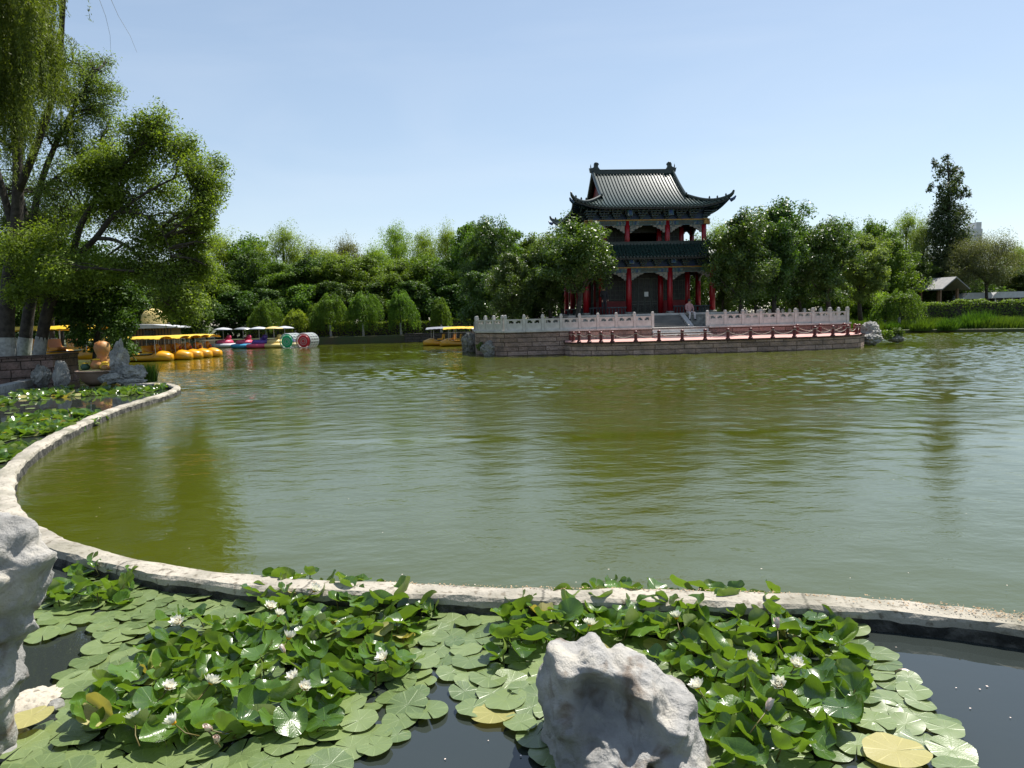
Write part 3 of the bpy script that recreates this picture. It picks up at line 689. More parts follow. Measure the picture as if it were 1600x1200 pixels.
# ---------------------------------------------------------------- pagoda
pg = empty('pavilion', (PC.x, PC.y, 1.304), YAW, 'two-storey red columned lakeside pavilion with upswept green tiled roof', 'pavilion')
ZB = 1.304
def B(mb, name, mats, parent=pg, smooth=False):
    o = mb.build(name, mats, None, smooth)
    for v in o.data.vertices: v.co.z -= ZB
    o.parent = parent; return o
FL = 2.10
mb = MB(); walls(mb, [Vector((x, y)) for x, y in ((-5.3, -5.6), (5.3, -5.6), (5.3, 5.6), (-5.3, 5.6))], ZB - .1, FL - .12, 0)
slab(mb, [(-5.3, -5.6), (5.3, -5.6), (5.3, 5.6), (-5.3, 5.6)], FL - .01, 1)
for i, (c, d) in enumerate((((0, -5.5), (10.7, .3)), ((0, 5.5), (10.7, .3)), ((-5.2, 0), (.3, 10.69)), ((5.2, 0), (.3, 10.69)))): mb.box((c[0], c[1], FL - .06 + .002 * i), (d[0], d[1], .12), 0, 2)
B(mb, 'podium', ['rock_grey', 'grey_paving', 'white_stone'])
mb = MB()
for k in range(5):
    z1 = FL - .14 * (k + 1); mb.box((.05, -5.67 - .32 * k - .15, (ZB - .05 + z1) / 2), (2.5, .318, z1 - ZB + .05), 0, 0)
for sx in (-1, 1):
    mb.prism([(-5.66, FL), (-5.66, ZB - .05), (-7.5, ZB - .05), (-7.5, ZB + .06)], sx * 1.45 - .14 + .05, sx * 1.45 + .14 + .05, 1, lambda p: Vector((p.z, p.x, p.y)))
B(mb, 'steps', ['grey_paving', 'white_stone'])
# columns
def column(x, y, z0, z1, r, base=True):
    mb = MB(); mb.lathe((x, y, 0), [(r, z0 + (.14 if base else 0)), (r, (z0 + z1) / 2), (r * .95, z1)], 16, 0)
    if base: mb.lathe((x, y, 0), [(r * 1.5, z0), (r * 1.6, z0 + .05), (r * 1.35, z0 + .13), (r * 1.1, z0 + .139)], 16, 1)
    return B(mb, 'column', ['column_red', 'rock_grey'], smooth=True)
G1 = (-4.0, -1.3, 1.3, 4.0); G2 = (-3.6, -1.27, 1.27, 3.6)
LB = 4.62      # underside of the lower beam
for x in G1:
    for y in G1:
        if abs(x) > 3 or abs(y) > 3: column(x, y, FL, LB + .35, .175)
UB = 7.55; UF = 5.75
for x in G2:
    for y in G2:
        if abs(x) > 3 or abs(y) > 3: column(x, y, UF, UB + .3, .155, False)
# inner rooms
def room(h, z0, z1, open_mid=False):
    cols = (-h, -1.05, 1.05, h)
    for x in cols:
        for y in cols:
            if abs(x) == h or abs(y) == h: column(x, y, z0, z1, .17, False)
    for side in range(4):
        rot = Matrix.Rotation(side * PI / 2, 3, 'Z')
        def xf(mb):
            for i in range(len(mb.v)): mb.v[i] = rot @ mb.v[i]
            return mb
        for s in (-1, 1):
            cx = s * (h + 1.05) / 2; wd = h - 1.05 - .34
            mb = MB(); mb.box((cx, -h + .03, z0 + .42), (wd, .16, .84)); B(xf(mb), 'wall_panel', 'wall_red')
            f = B(xf(MB().box((cx, -h + .05, (z0 + .84 + z1) / 2), (wd, .10, z1 - z0 - .84))), 'window_frame', 'dark_wood')
            mb = MB()
            for k in range(5): mb.box((cx - wd / 2 + wd * (k + .5) / 5, -h - .02, z0 + 1.5), (.03, .03, 1.25))
            for k in range(5): mb.box((cx, -h - .037, z0 + .95 + .28 * k), (wd - .02, .022, .03))
            for sx in (-1, 1): mb.box((cx + sx * wd / 2 * .97, -h - .03, z0 + 1.5), (.05, .05, 1.4))
            o = B(xf(mb), 'lattice', 'lattice', f)
        # doors
        wd = 2.1 - .34
        B(xf(MB().box((0, -h + .06, z1 - .25), (wd, .1, .5))), 'lintel', 'dark_wood')
        if open_mid and side == 0:
            continue
        for k in range(4):
            w1 = wd / 4; cx = -wd / 2 + w1 * (k + .5)
            mb = MB(); mb.box((cx, -h + .06, (z0 + z1 - .5) / 2), (w1 - .02, .05, z1 - .5 - z0 - .02), 0, 0)
            zt = z1 - .55
            mb.box((cx - w1 / 2 + .035, -h + .02, (z0 + zt) / 2), (.04, .03, zt - z0), 0, 1); mb.box((cx + w1 / 2 - .035, -h + .02, (z0 + zt) / 2), (.04, .03, zt - z0), 0, 1)
            for zz in (z0 + .08, z0 + .62, z0 + .78, zt - .03): mb.box((cx, -h + .021, zz), (w1 - .11, .03, .05), 0, 1)
            mb.tube([(cx + .10 * math.cos(t * PI / 4), -h + .02, z0 + .35 + .17 * math.sin(t * PI / 4)) for t in range(9)], .018, 4, 1)
            for q in range(1, 4): mb.box((cx - w1 / 2 + w1 * q / 4, -h + .022, (z0 + .78 + zt) / 2), (.012, .02, zt - z0 - .85), 0, 1)
            B(xf(mb), 'door_leaf', ['dark_wood', 'lattice'])
room(2.8, FL, LB + .3)
room(2.5, UF, UB + .2, True)
mb = MB(); mb.box((.12, -2.80, FL + 1.25), (.26, .012, .30)); B(mb, 'paper_notice', 'paper')
# floor of the storey above / ceilings
mb = MB(); mb.box((0, 0, 5.60), (8.1, 8.1, .2)); B(mb, 'upper_floor', 'dark_wood')
mb = MB(); mb.box((0, 0, LB + .72), (8.0, 8.0, .06)); B(mb, 'ceiling', 'dark_wood')
mb = MB(); mb.box((0, 0, UB + .75), (7.3, 7.3, .06)); B(mb, 'ceiling', 'dark_wood')
# benches between the outer columns
for s in range(4):
    rot = Matrix.Rotation(s * PI / 2, 3, 'Z')
    for a, b in ((-4, -1.3), (1.3, 4)) if s == 0 else ((-4, -1.3), (-1.3, 1.3), (1.3, 4)):
        mb = MB(); mb.box(((a + b) / 2, -4, FL + .43), (b - a - .36, .34, .06)); 
        for k in range(int((b - a) / .2) - 1): mb.box((a + .25 + k * .2, -4, FL + .2), (.05, .05, .40))
        mb.v = [rot @ v for v in mb.v]; B(mb, 'bench', 'bracket_paint')
def storey(G, zb, e, tag_):
    """beams, carved corner brackets and bracket sets below an eave"""
    h = G[-1]
    for s in range(4):
        rot = Matrix.Rotation(s * PI / 2, 3, 'Z')
        def fin(mb, name, mats, sm=False):
            mb.v = [rot @ v for v in mb.v]; return B(mb, name, mats, smooth=sm)
        mb = MB(); mb.box((0, -h, zb + .155), (2 * h + .30 - .001 * s, .20, .27)); 
        for i in range(3):
            a, b = G[i], G[i + 1]; c = (a + b) / 2; L_ = b - a
            mb.box((c, -h - .105, zb + .155), (L_ * .42, .012, .17), 0, 1)
            for sx in (-1, 1): 
                mb.box((c + sx * L_ * .30, -h - .106, zb + .155), (.10, .014, .2), 0, 2); mb.box((c + sx * L_ * .38, -h - .106, zb + .155), (.05, .014, .2), 0, 1)
        fin(mb, 'painted_beam', ['beam_paint', 'lattice', 'bracket_blue'])
        mb = MB(); mb.box((0, -h - .02, zb + .335), (2 * h + .7 - .002 * s, .30, .07)); fin(mb, 'gilt_moulding', 'gold')
        mb = MB(); mb.box((h + .26, -h, zb + .155), (.2, .17, .24)); mb.box((-h - .26, -h, zb + .155), (.2, .17, .24)); fin(mb, 'beam_end', 'gold')
        for i in range(3):
            a, b = G[i] + .17, G[i + 1] - .17
            for x0, d in ((a, 1), (b, -1)):
                pr = [(0, 0), (0, -.46), (.12, -.44), (.16, -.34), (.26, -.33), (.32, -.22), (.46, -.21), (.54, -.11), (.70, -.10), (.80, 0)]
                mb = MB(); mb.prism([(x0 + d * p[0], zb + .02 + p[1]) for p in pr], -h - .05, -h + .05, 0, lambda p: Vector((p.x, p.z, p.y))); fin(mb, 'carved_bracket', 'spandrel')
        # bracket sets
        xs = np.linspace(-h, h, 10)
        for j, x in enumerate(xs[:-1] if s else xs[:-1]):
            mb = MB()
            for k, (wd, out_, z) in enumerate(((.22, .20, .0), (.42, .34, .13), (.60, .50, .26), (.74, .68, .39))):
                mb.box((x, -h - out_ / 2 + .05, zb + .44 + z), (wd, .10 + out_, .07 + .0005 * s), 0, 0)
                for sx in (-1, 0, 1): mb.box((x + sx * (wd / 2 - .05), -h - out_ + .02, zb + .50 + z), (.10, .10, .06), 0, 1)
            fin(mb, 'bracket_set', ['bracket_paint', 'lattice'])
        mb = MB(); mb.box((0, -h + .03, zb + .68), (2 * h - .02, .08, .62)); fin(mb, 'frieze', 'bracket_blue')
        for x in (G[1], G[2]):
            mb = MB(); mb.box((x, -h - .80, zb + .72), (.30, .06, .40), 0, 1, rx=R(-12)); mb.box((x, -h - .84, zb + .72), (.18, .04, .28), 0, 0, rx=R(-12)); fin(mb, 'name_board' if False else 'eave_plaque', ['bracket_blue', 'beam_paint'])
storey(G1, LB, 1.0, 'low'); storey(G2, UB, 1.0, 'up')
# roofs ----------------------------------------------------------------
HE = 4.65
def prof_up(r): return 8.55 + 2.92 * max(0, (1 - r / HE)) ** 1.33
def prof_lo(r): return 5.50 + 1.02 * max(0, ((5.1 - r) / 1.35)) ** 1.25
def roof_side(prof, he, r_in, half_in, corner, tip, name='roof_slope', lift=.5, gable=None, step=.21):
    """four corrugated slopes; a slope covers |x| <= half width at distance r"""
    out = []
    for s in range(4):
        rot = Matrix.Rotation(s * PI / 2, 3, 'Z')
        lo = r_in if not (gable and s % 2) else gable[1]
        nr = 16; rr = np.linspace(he, lo, nr); xs = []
        k = -int(he / step) - 1
        prof_s = ((0, 0), (.34, 0), (.37, .05), (.43, .085), (.57, .085), (.63, .05), (.66, 0))
        for i in range(k, -k):
            for u, dz in prof_s: xs.append(((i + u) * step, dz))
        mb = MB(); idx = {}
        for j, r in enumerate(rr):
            for i, (x, dz) in enumerate(xs):
                if gable and s % 2 == 0 and r < gable[1]: lim = gable[0]
                else: lim = r
                xc = max(-lim, min(lim, x))
                c = max(0, (abs(xc) / he - .45) / .55) if r > 0 else 0
                w_ = max(0, (r - corner) / (he - corner))
                z = prof(r) + lift * (c ** 2.6) * w_ ** 1.3
                ex = tip * c ** 3 * w_
                p = Vector((xc * (1 + ex / he), -(r + ex), z + dz * (1 if abs(x) <= lim else 0)))
                idx[i, j] = len(mb.v); mb.v.append(rot @ p)
        for j in range(nr - 1):
            for i in range(len(xs) - 1):
                q = [idx[i, j], idx[i + 1, j], idx[i + 1, j + 1], idx[i, j + 1]]
                if (mb.v[q[0]] - mb.v[q[1]]).length < 1e-6 and (mb.v[q[2]] - mb.v[q[3]]).length < 1e-6: continue
                mb.face(q)
        o = mb.build(name, 'tile', None, fix=False)
        bm = bmesh.new(); bm.from_mesh(o.data); bmesh.ops.remove_doubles(bm, verts=bm.verts, dist=1e-5); bmesh.ops.recalc_face_normals(bm, faces=bm.faces); bm.to_mesh(o.data); bm.free()
        for v in o.data.vertices: v.co.z -= ZB
        o.parent = pg; out.append(o)
        # eave board, tile ends, soffit and rafters
        mb = MB(); n = int(2 * he / step)
        for i in range(n + 1):
            x = -he + i * step + step * .5
            if abs(x) > he: continue
            c = max(0, (abs(x) / he - .45) / .55); z = prof(he) + lift * c ** 2.6; ex = tip * c ** 3
            mb.lathe((0, 0, 0), [(.062, 0), (.062, .05)], 8, 0)
            for q in range(len(mb.v) - 16, len(mb.v)): 
                v = mb.v[q]; mb.v[q] = Vector((x * (1 + ex / he) + v.x, -(he + ex) - .02 + v.z - .03, z + .02 + v.y))
        for v in range(len(mb.v)): mb.v[v] = rot @ mb.v[v]
        B(mb, 'tile_ends', 'ridge_tile')
        def edge(x, r, dz):
            c = max(0, (abs(x) / he - .45) / .55); w_ = max(0, (r - corner) / (he - corner)); ex = tip * c ** 3 * w_
            return Vector((x * (1 + ex / he), -(r + ex), prof(he) + (he - r) * .17 + lift * c ** 2.6 * w_ ** 1.3 + dz))
        mb = MB(); nx = 24
        for (r0, r1, d0, d1) in ((he - .03, he - 1.6, -.06, -.06),):
            b = len(mb.v)
            for i in range(nx + 1):
                x = -1 + 2 * i / nx; mb.v += [rot @ edge(x * r0, r0, d0), rot @ edge(x * r1, r1, d1)]
            for i in range(nx): mb.face((b + 2 * i, b + 2 * i + 2, b + 2 * i + 3, b + 2 * i + 1))
        b = len(mb.v)
        for i in range(nx + 1):
            x = -1 + 2 * i / nx; mb.v += [rot @ edge(x * he, he - .02, -.02), rot @ edge(x * he, he - .02, -.12)]
        for i in range(nx): mb.face((b + 2 * i, b + 2 * i + 2, b + 2 * i + 3, b + 2 * i + 1))
        B(mb, 'soffit', 'dark_wood')
        mb = MB(); n = int(2 * he / .24)
        for i in range(n):
            x = -he + .2 + i * (2 * he - .4) / (n - 1); x2 = x * (he - 1.3) / he if abs(x) > he - 1.3 else x
            a, b_ = edge(x, he - .1, -.11), edge(x2, he - 1.3, -.11)
            mb.tube([rot @ a, rot @ b_], .045, 4, 0)
            a, b_ = edge(x * .96, he - .5, -.21), edge(x2 * .98, he - 1.5, -.21)
            mb.tube([rot @ a, rot @ b_], .05, 4, 1)
        B(mb, 'rafters', ['bracket_blue', 'bracket_paint'])
    return out
roof_side(prof_up, HE, 0.12, None, 2.7, .18, gable=(2.68, 2.68))
roof_side(prof_lo, 5.1, 3.75, None, 3.9, .15, lift=.45)
def hipline(prof, he, r0, corner, tip, lift, rad, up_end):
    for sx in (-1, 1):
        for sy in (-1, 1):
            pts = []; rd = []
            for k in range(13):
                r = r0 + (he - r0) * k / 12; c = max(0, (r / he - .45) / .55); w_ = max(0, (r - corner) / (he - corner)); ex = tip * c ** 3 * w_
                zz = prof(r) + lift * c ** 2.6 * w_ ** 1.3 + .09
                pts.append(Vector((sx * (r + ex), sy * (r + ex), zz))); rd.append(rad)
            e = pts[-1]
            pts += [e + Vector((sx * .10, sy * .10, .12)), e + Vector((sx * .15, sy * .15, .28)), e + Vector((sx * .16, sy * .16, up_end))]; rd += [rad * .8, rad * .5, rad * .15]
            mb = MB(); mb.tube(pts, rd, 8, 0, flat=1.35)
            for k in (7, 9, 11):       # little figures on the hip
                mb.lathe(pts[k], [(.06, 0), (.05, .12), (.06, .18), (.02, .26)], 6)
            mb.tube([pts[12] + Vector((0, 0, -.30)), pts[12] + Vector((sx * .16, sy * .16, -.20)), pts[12] + Vector((sx * .24, sy * .24, -.06))], [.11, .09, .04], 6, 1)
            B(mb, 'hip_ridge', ['ridge_tile', 'bracket_blue'], smooth=False)
hipline(prof_up, HE, 2.68, 2.7, .18, .5, .085, .30)
hipline(prof_lo, 5.1, 3.75, 3.9, .15, .45, .08, .32)
# gable descending ridges, main ridge, dragon finials, gables
for sx in (-1, 1):
    for sy in (-1, 1):
        pts = [Vector((sx * 2.70, sy * r, prof_up(r) + .10)) for r in np.linspace(.05, 2.8, 14)]
        mb = MB(); mb.tube(pts, .10, 8, 0, flat=1.4); mb.tube([pts[-1], pts[-1] + Vector((0, sy * .14, .02)), pts[-1] + Vector((0, sy * .2, .16))], [.10, .08, .03], 6)
        B(mb, 'gable_ridge', 'ridge_tile')
    mb = MB(); zz = prof_up(2.68)
    pr = [(-2.55, zz - .05)] + [(y, prof_up(abs(y)) - .06) for y in np.linspace(-2.5, 2.5, 23)] + [(2.55, zz - .05)]
    mb.prism(pr, sx * 2.35, sx * 2.42, 0, lambda p: Vector((p.z, p.x, p.y)))
    for s in (-1, 1):
        q = [Vector((sx * 2.64, s * r, prof_up(r) - .13)) for r in np.linspace(.0, 2.65, 10)]
        mb.tube(q, .12, 4, 1, flat=.4)
    B(mb, 'gable', ['wall_red', 'dark_wood'])
mb = MB(); mb.box((0, 0, 11.47), (5.46, .26, .12)); mb.box((0, 0, 11.59), (5.40, .17, .14)); mb.box((0, 0, 11.68), (5.44, .23, .05)); B(mb, 'main_ridge', 'ridge_tile')
for sx in (-1, 1):
    body = [(.42, 0), (.44, .10), (.30, .16), (.22, .26), (.16, .34), (.14, .44), (.20, .50), (.18, .60), (.06, .66), (-.06, .62), (-.12, .52), (-.12, .42), (-.16, .34), (-.26, .30), (-.36, .26), (-.44, .30), (-.42, .16), (-.38, 0)]
    mb = MB(); mb.prism([(sx * (2.50 - p[0]) , 11.52 + p[1]) for p in body], -.10, .10, 0, lambda p: Vector((p.x, p.z, p.y)))
    mb.ball((sx * 2.48, 0, 12.07), (.15, .13, .14), 10); mb.tube([(sx * 2.80, 0, 11.7), (sx * 2.84, 0, 11.94), (sx * 2.83, 0, 12.07)], [.05, .035, .01], 5)
    B(mb, 'ridge_finial', 'ridge_tile')
# balcony parapet above the lower roof
mb = MB()
for s in range(4):
    rot = Matrix.Rotation(s * PI / 2, 3, 'Z'); q = MB(); q.box((0, -3.86, 6.40), (7.9 - .002 * s, .14, .24)); q.box((0, -3.86, 6.535), (7.95 - .002 * s, .2, .04)); q.box((0, -3.80, 6.05), (7.6, .06, .6)); 
    b = len(mb.v); mb.v += [rot @ v for v in q.v]; [mb.face([b + i for i in f]) for f in q.f]
B(mb, 'balcony_parapet', 'ridge_tile')
# ---------------------------------------------------------------- people
def person(name, joints, bones, loc, rz, label, mats, zcuts, parts=None):
    """one skinned body; joints: name -> (x, y, z, radius)"""
    names = list(joints); me = bpy.data.meshes.new(name)
    me.from_pydata([joints[k][:3] for k in names], [(names.index(a), names.index(b)) for a, b in bones], [])
    o = bpy.data.objects.new(name, me); COL.objects.link(o)
    sk = o.modifiers.new('s', 'SKIN'); ss = o.modifiers.new('u', 'SUBSURF'); ss.levels = ss.render_levels = 2
    for i, k in enumerate(names):
        r = joints[k][3]; me.skin_vertices[0].data[i].radius = (r, r); me.skin_vertices[0].data[i].use_root = (i == 0)
    dg = bpy.context.evaluated_depsgraph_get(); me2 = bpy.data.meshes.new_from_object(o.evaluated_get(dg)); bpy.data.objects.remove(o)
    for x in mats: me2.materials.append(M[x])
    for p in me2.polygons: p.material_index = zcuts(p.center)
    me2.shade_smooth()
    o = bpy.data.objects.new(name, me2); COL.objects.link(o); o.location = loc; o.rotation_euler = (0, 0, rz); tag(o, label, 'person'); return o
sit = dict(pelvis=(0, 0, .50, .15), spine=(0, .03, .72, .14), chest=(0, .02, .92, .15), neck=(0, 0, 1.06, .06), head=(0, -.02, 1.17, .095), crown=(0, -.01, 1.27, .07),
           hl=(.10, -.02, .50, .10), kl=(.13, -.42, .50, .075), al=(.14, -.44, .10, .05), fl=(.15, -.58, .05, .045), hr=(-.10, -.02, .50, .10), kr=(-.16, -.40, .50, .075), ar=(-.2, -.40, .10, .05), fr=(-.22, -.54, .05, .045),
           sl=(.19, .02, .96, .065), el=(.24, -.06, .70, .05), wl=(.12, -.28, .60, .035), gl=(.08, -.36, .58, .035), sr=(-.19, .02, .96, .065), er=(-.25, -.08, .70, .05), wr=(-.12, -.28, .60, .035), gr=(-.06, -.35, .58, .035))
SB = [('pelvis', 'spine'), ('spine', 'chest'), ('chest', 'neck'), ('neck', 'head'), ('head', 'crown'), ('pelvis', 'hl'), ('hl', 'kl'), ('kl', 'al'), ('al', 'fl'), ('pelvis', 'hr'), ('hr', 'kr'), ('kr', 'ar'), ('ar', 'fr'),
      ('chest', 'sl'), ('sl', 'el'), ('el', 'wl'), ('wl', 'gl'), ('chest', 'sr'), ('sr', 'er'), ('er', 'wr'), ('wr', 'gr')]
def head_bits(o, z, y, hairz):
    h = MB(); h.ball((0, y + .03, z + .035), (.105, .11, .12), 12); h2 = h.build('hair', 'hair', o, smooth=True)
    f = MB()
    for sx in (-1, 1): f.ball((sx * .035, y - .088, z + .005), .012, 6)
    f.build('eyes', 'hair', o); g = MB(); g.ball((0, y - .102, z - .03), (.014, .018, .02), 6); g.build('nose', 'skin', o)
def c1(c):
    if c.z > 1.05: return 0
    if c.y < -.3 and c.z > .53 and abs(c.x) < .16 and c.z < .66: return 0
    if c.z < .12: return 3
    if c.z > .58: return 1
    return 2
p1 = W(1.45, -6.35, ZB)
pr_ = person('person', sit, SB, p1 + Vector((0, 0, .02)), YAW + R(10), 'seated person in pale clothes on the step wall right of the pavilion stairs', ['skin', 'cloth_pink', 'cloth_white', 'cloth_black'], c1)
pr_.location = W(1.95, -5.75, FL - .49 + 0); head_bits(pr_, 1.18, -.02, 0)
stand = dict(pelvis=(0, 0, .92, .15), spine=(0, .01, 1.12, .135), chest=(0, .01, 1.32, .155), neck=(0, 0, 1.47, .06), head=(0, -.02, 1.57, .095), crown=(0, -.01, 1.66, .07),
             hl=(.09, 0, .86, .10), kl=(.10, -.03, .48, .075), al=(.11, .02, .10, .05), fl=(.13, -.12, .05, .045), hr=(-.09, 0, .86, .10), kr=(-.11, -.02, .48, .075), ar=(-.12, .03, .10, .05), fr=(-.14, -.11, .05, .045),
             sl=(.19, .01, 1.38, .065), el=(.24, .0, 1.12, .05), wl=(.22, -.1, .90, .035), gl=(.20, -.14, .82, .035), sr=(-.19, .01, 1.38, .065), er=(-.25, .0, 1.12, .05), wr=(-.15, -.2, 1.05, .035), gr=(-.08, -.26, 1.08, .035))
def c2(c):
    if c.z > 1.46: return 0
    if c.z < .12: return 3
    if abs(c.x) > .13 and .75 < c.z < .9 and c.y < -.05: return 0
    return 1 if c.z > .92 else 2
p2 = person('person', stand, SB, W(-3.05, -4.9, FL), R(20), 'person in black clothes standing behind the white railing left of the pavilion doors', ['skin', 'cloth_black', 'cloth_black', 'cloth_black'], c2)
head_bits(p2, 1.58, -.02, 0)
# ---------------------------------------------------------------- far bank masonry, hedge
def strip(poly, z0, z1, th, mats, name, cope=None):
    mb = MB(); p = [Vector((a[0], a[1])) for a in poly]
    off = []
    for i, q in enumerate(p):
        d = (p[min(i + 1, len(p) - 1)] - p[max(i - 1, 0)]).normalized(); off.append(q + Vector((-d.y, d.x)) * th)
    ring = p + off[::-1]
    walls(mb, ring, z0, z1, 0); 
    n = len(p)
    for i in range(n - 1):
        k = len(mb.v); mb.v += [Vector((*p[i], z1)), Vector((*p[i + 1], z1)), Vector((*off[i + 1], z1)), Vector((*off[i], z1))]; mb.face((k, k + 1, k + 2, k + 3), 1)
    return mb.build(name, mats)
o = strip([(-10.2, 68.3), (4, 68.8), (16, 67.8), (27, 64.8)][::1], -1, .82, .5, ['far_stone', 'grey_paving'], 'embankment')
tag(o, 'dark stone embankment along the far shore below the weeping trees', 'embankment wall')
def hedge(name, p0, p1, th, z0, h, leaf, label, n=9000, size=.16, wav=.08):
    p0 = np.array(p0); p1 = np.array(p1); L_ = np.linalg.norm(p1 - p0); d = (p1 - p0) / L_; s = np.array([-d[1], d[0]])
    t = rng.uniform(0, L_, n); face = rng.integers(0, 3, n); u = np.where(face == 0, rng.uniform(-.5, .5, n), np.where(face == 1, -.5, .5)) * th
    zz = np.where(face == 0, h * (1 + wav * np.sin(t * 1.3) + wav * .7 * np.sin(t * 3.1 + 2)), rng.uniform(0, h, n))
    xy = p0 + d * t[:, None] + s * (u + rng.normal(0, .06, n))[:, None]
    pos = np.column_stack([xy, z0 + zz + rng.normal(0, .06, n)])
    nr = np.column_stack([s[0] * np.sign(u) * (face > 0), s[1] * np.sign(u) * (face > 0), (face == 0) + .3]) + rng.normal(size=(n, 3)) * .5
    root = empty(name, (float(p0[0]), float(p0[1]), z0), 0, label, 'hedge')
    pos = pos - np.array([p0[0], p0[1], z0])
    o = bpy.data.objects.new('foliage', qmesh('foliage', quads(pos, nr, size, .6), leaf)); COL.objects.link(o); o.parent = root
    mb = MB(); c = (d * L_ / 2); mb.box((c[0], c[1], h * .46), (L_, th * .82, h * .88), math.atan2(d[1], d[0])); mb.build('twigs', 'bark', root)
    return root
def gp(px, D): return PD(px, 490, D).x
hedge('hedge', (gp(1322, 74), 74), (gp(1720, 66), 66), 1.4, .4, 2.15, 'leaf_mid', 'long clipped hedge across the right shore behind the reeds', 16000)
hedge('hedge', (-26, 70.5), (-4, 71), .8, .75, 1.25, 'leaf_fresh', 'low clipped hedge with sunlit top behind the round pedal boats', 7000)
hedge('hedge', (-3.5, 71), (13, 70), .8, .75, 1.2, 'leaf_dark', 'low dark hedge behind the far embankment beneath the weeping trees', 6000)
# reeds on the right shore
def blades(pos, h, wd, lean=.18):
    n = len(pos); a = rng.uniform(0, 2 * PI, n); d = np.stack([np.cos(a), np.sin(a), np.zeros(n)], 1)
    ln = rng.normal(size=(n, 3)) * lean; ln[:, 2] = 1; hh = (h * rng.uniform(.6, 1.15, n))[:, None]
    v = np.empty((n, 4, 3)); v[:, 0] = pos - d * wd; v[:, 1] = pos + d * wd; v[:, 2] = pos + ln * hh + d * wd * .3; v[:, 3] = pos + ln * hh * .99 - d * wd * .2
    return v.reshape(-1, 3)
pts = []
while len(pts) < 26000:
    px = random.uniform(1318, 1680); D = random.uniform(56, 68) ; x = gp(px, D)
    i = (x - 33.5) / 6.5
    sh = 61.2 - max(0, (x - 33.5)) * .62 if x < 42 else 56 - (x - 42) * .66
    if D > sh and fbm((x * .25, D * .25, 3), 2) > -.28: pts.append((x, D, .2))
pts = np.array(pts); hv = .55 + .2 * np.sin(pts[:, 0] * .9) * np.cos(pts[:, 1] * .7) + rng.uniform(-.1, .3, len(pts))
o = bpy.data.objects.new('reeds', qmesh('reeds', blades(pts, hv, .035), 'reed_leaf')); COL.objects.link(o); tag(o, 'bright green reeds and grass along the right shore', 'reeds', kind='stuff')
for k, (px, D, w_, h) in enumerate(((1528, 59.5, 3.6, 1.5), (1482, 59, 1.6, 1.05), (1440, 60, 1.8, .9), (1396, 61.5, 1.4, .8))):
    x = gp(px, D); n = 3200 if w_ > 2 else 1400; a = rng.uniform(0, 2 * PI, n); r = np.sqrt(rng.uniform(0, 1, n)) * w_ / 2
    p = np.stack([np.cos(a) * r, np.sin(a) * r * .7, np.zeros(n)], 1)
    v = blades(p, h * (1 - .5 * (r / (w_ / 2)) ** 2) * rng.uniform(.5, 1.1, n), .035, .3)
    o = bpy.data.objects.new('reed_clump', qmesh('reed_clump', v, 'reed_leaf')); COL.objects.link(o); o.location = (x, D, .15)
    tag(o, ['tall bushy reed clump standing above the others on the right shore', 'smaller upright reed clump left of the tall one', 'low rounded reed tuft at the water edge below the weeping tree', 'low reed tuft nearest the terrace rocks on the right shore'][k], 'reed clump', 'reed clumps on the right shore')
# dry stone edge of the right shore
def rock_blob(name, c, r, label=None, m_='rock_grey', seed=0, parent=None, rough=.28, sub=5, cat='rock', group=None, rz=0):
    bm = bmesh.new(); bmesh.ops.create_icosphere(bm, subdivisions=sub, radius=1)
    for v in bm.verts:
        d = v.co.normalized(); k = 1 + rough * fbm((d.x * 1.3 + seed * 7.1, d.y * 1.3, d.z * 1.3 + seed), 4) - rough * .9 * abs(fbm((d.x * 2.6 + seed, d.y * 2.6, d.z * 2.6), 5))
        v.co = Vector((d.x * k * r[0], d.y * k * r[1], d.z * k * r[2]))
    me = bpy.data.meshes.new(name); bm.to_mesh(me); bm.free(); me.materials.append(M[m_])
    o = bpy.data.objects.new(name, me); COL.objects.link(o); o.location = c; o.rotation_euler = (0, 0, rz); o.parent = parent
    if label: tag(o, label, cat, group)
    return o
# rocks at the ends of the terrace
for px, py, D, r, l in ((766, 546, 39.6, (.5, .4, .45), 'low pale rock in the water at the left terrace corner'), (789, 540, 39.3, (.42, .38, .95), 'upright pitted pale rock in the water against the left terrace wall'),
                        (1358, 520, 41.5, (.62, .6, .62), 'large pale rock beside the right end of the landing'), (1362, 530, 40.3, (.55, .5, .32), 'low pale rock in the water below the large one right of the landing'), (733, 536, 45, (.5, .4, .7), 'dark rock at the far left corner of the terrace beside the moored boats'),
                        (1400, 528, 42, (.45, .4, .28), 'small dark rock with weeds in the water right of the landing')):
    c = PD(px, py, D); rock_blob('rock', c, r, l, 'rock' if 'pale' in l else 'rock_grey', seed=px)
def weed(px, py, D, w_, h, label, leaf='leaf_mid', n=500):
    c = PD(px, py, D); v = clump((0, 0, h * .5), (w_ / 2, w_ / 2, h * .5), n, .13, nsub=8)
    o = bpy.data.objects.new('waterside_weed', qmesh('waterside_weed', v, leaf)); COL.objects.link(o); o.location = (c.x, c.y, max(0, c.z)); tag(o, label, 'weed')
weed(1385, 531, 41.5, 1.0, .6, 'leafy weed clump growing in the water just right of the landing'); weed(1403, 530, 42, 1.1, .8, 'darker leafy weed clump behind the water right of the landing', 'leaf_dark', 700)
weed(752, 548, 40.5, .9, .55, 'pale weeds at the foot of the left terrace corner', 'leaf_pale', 400)
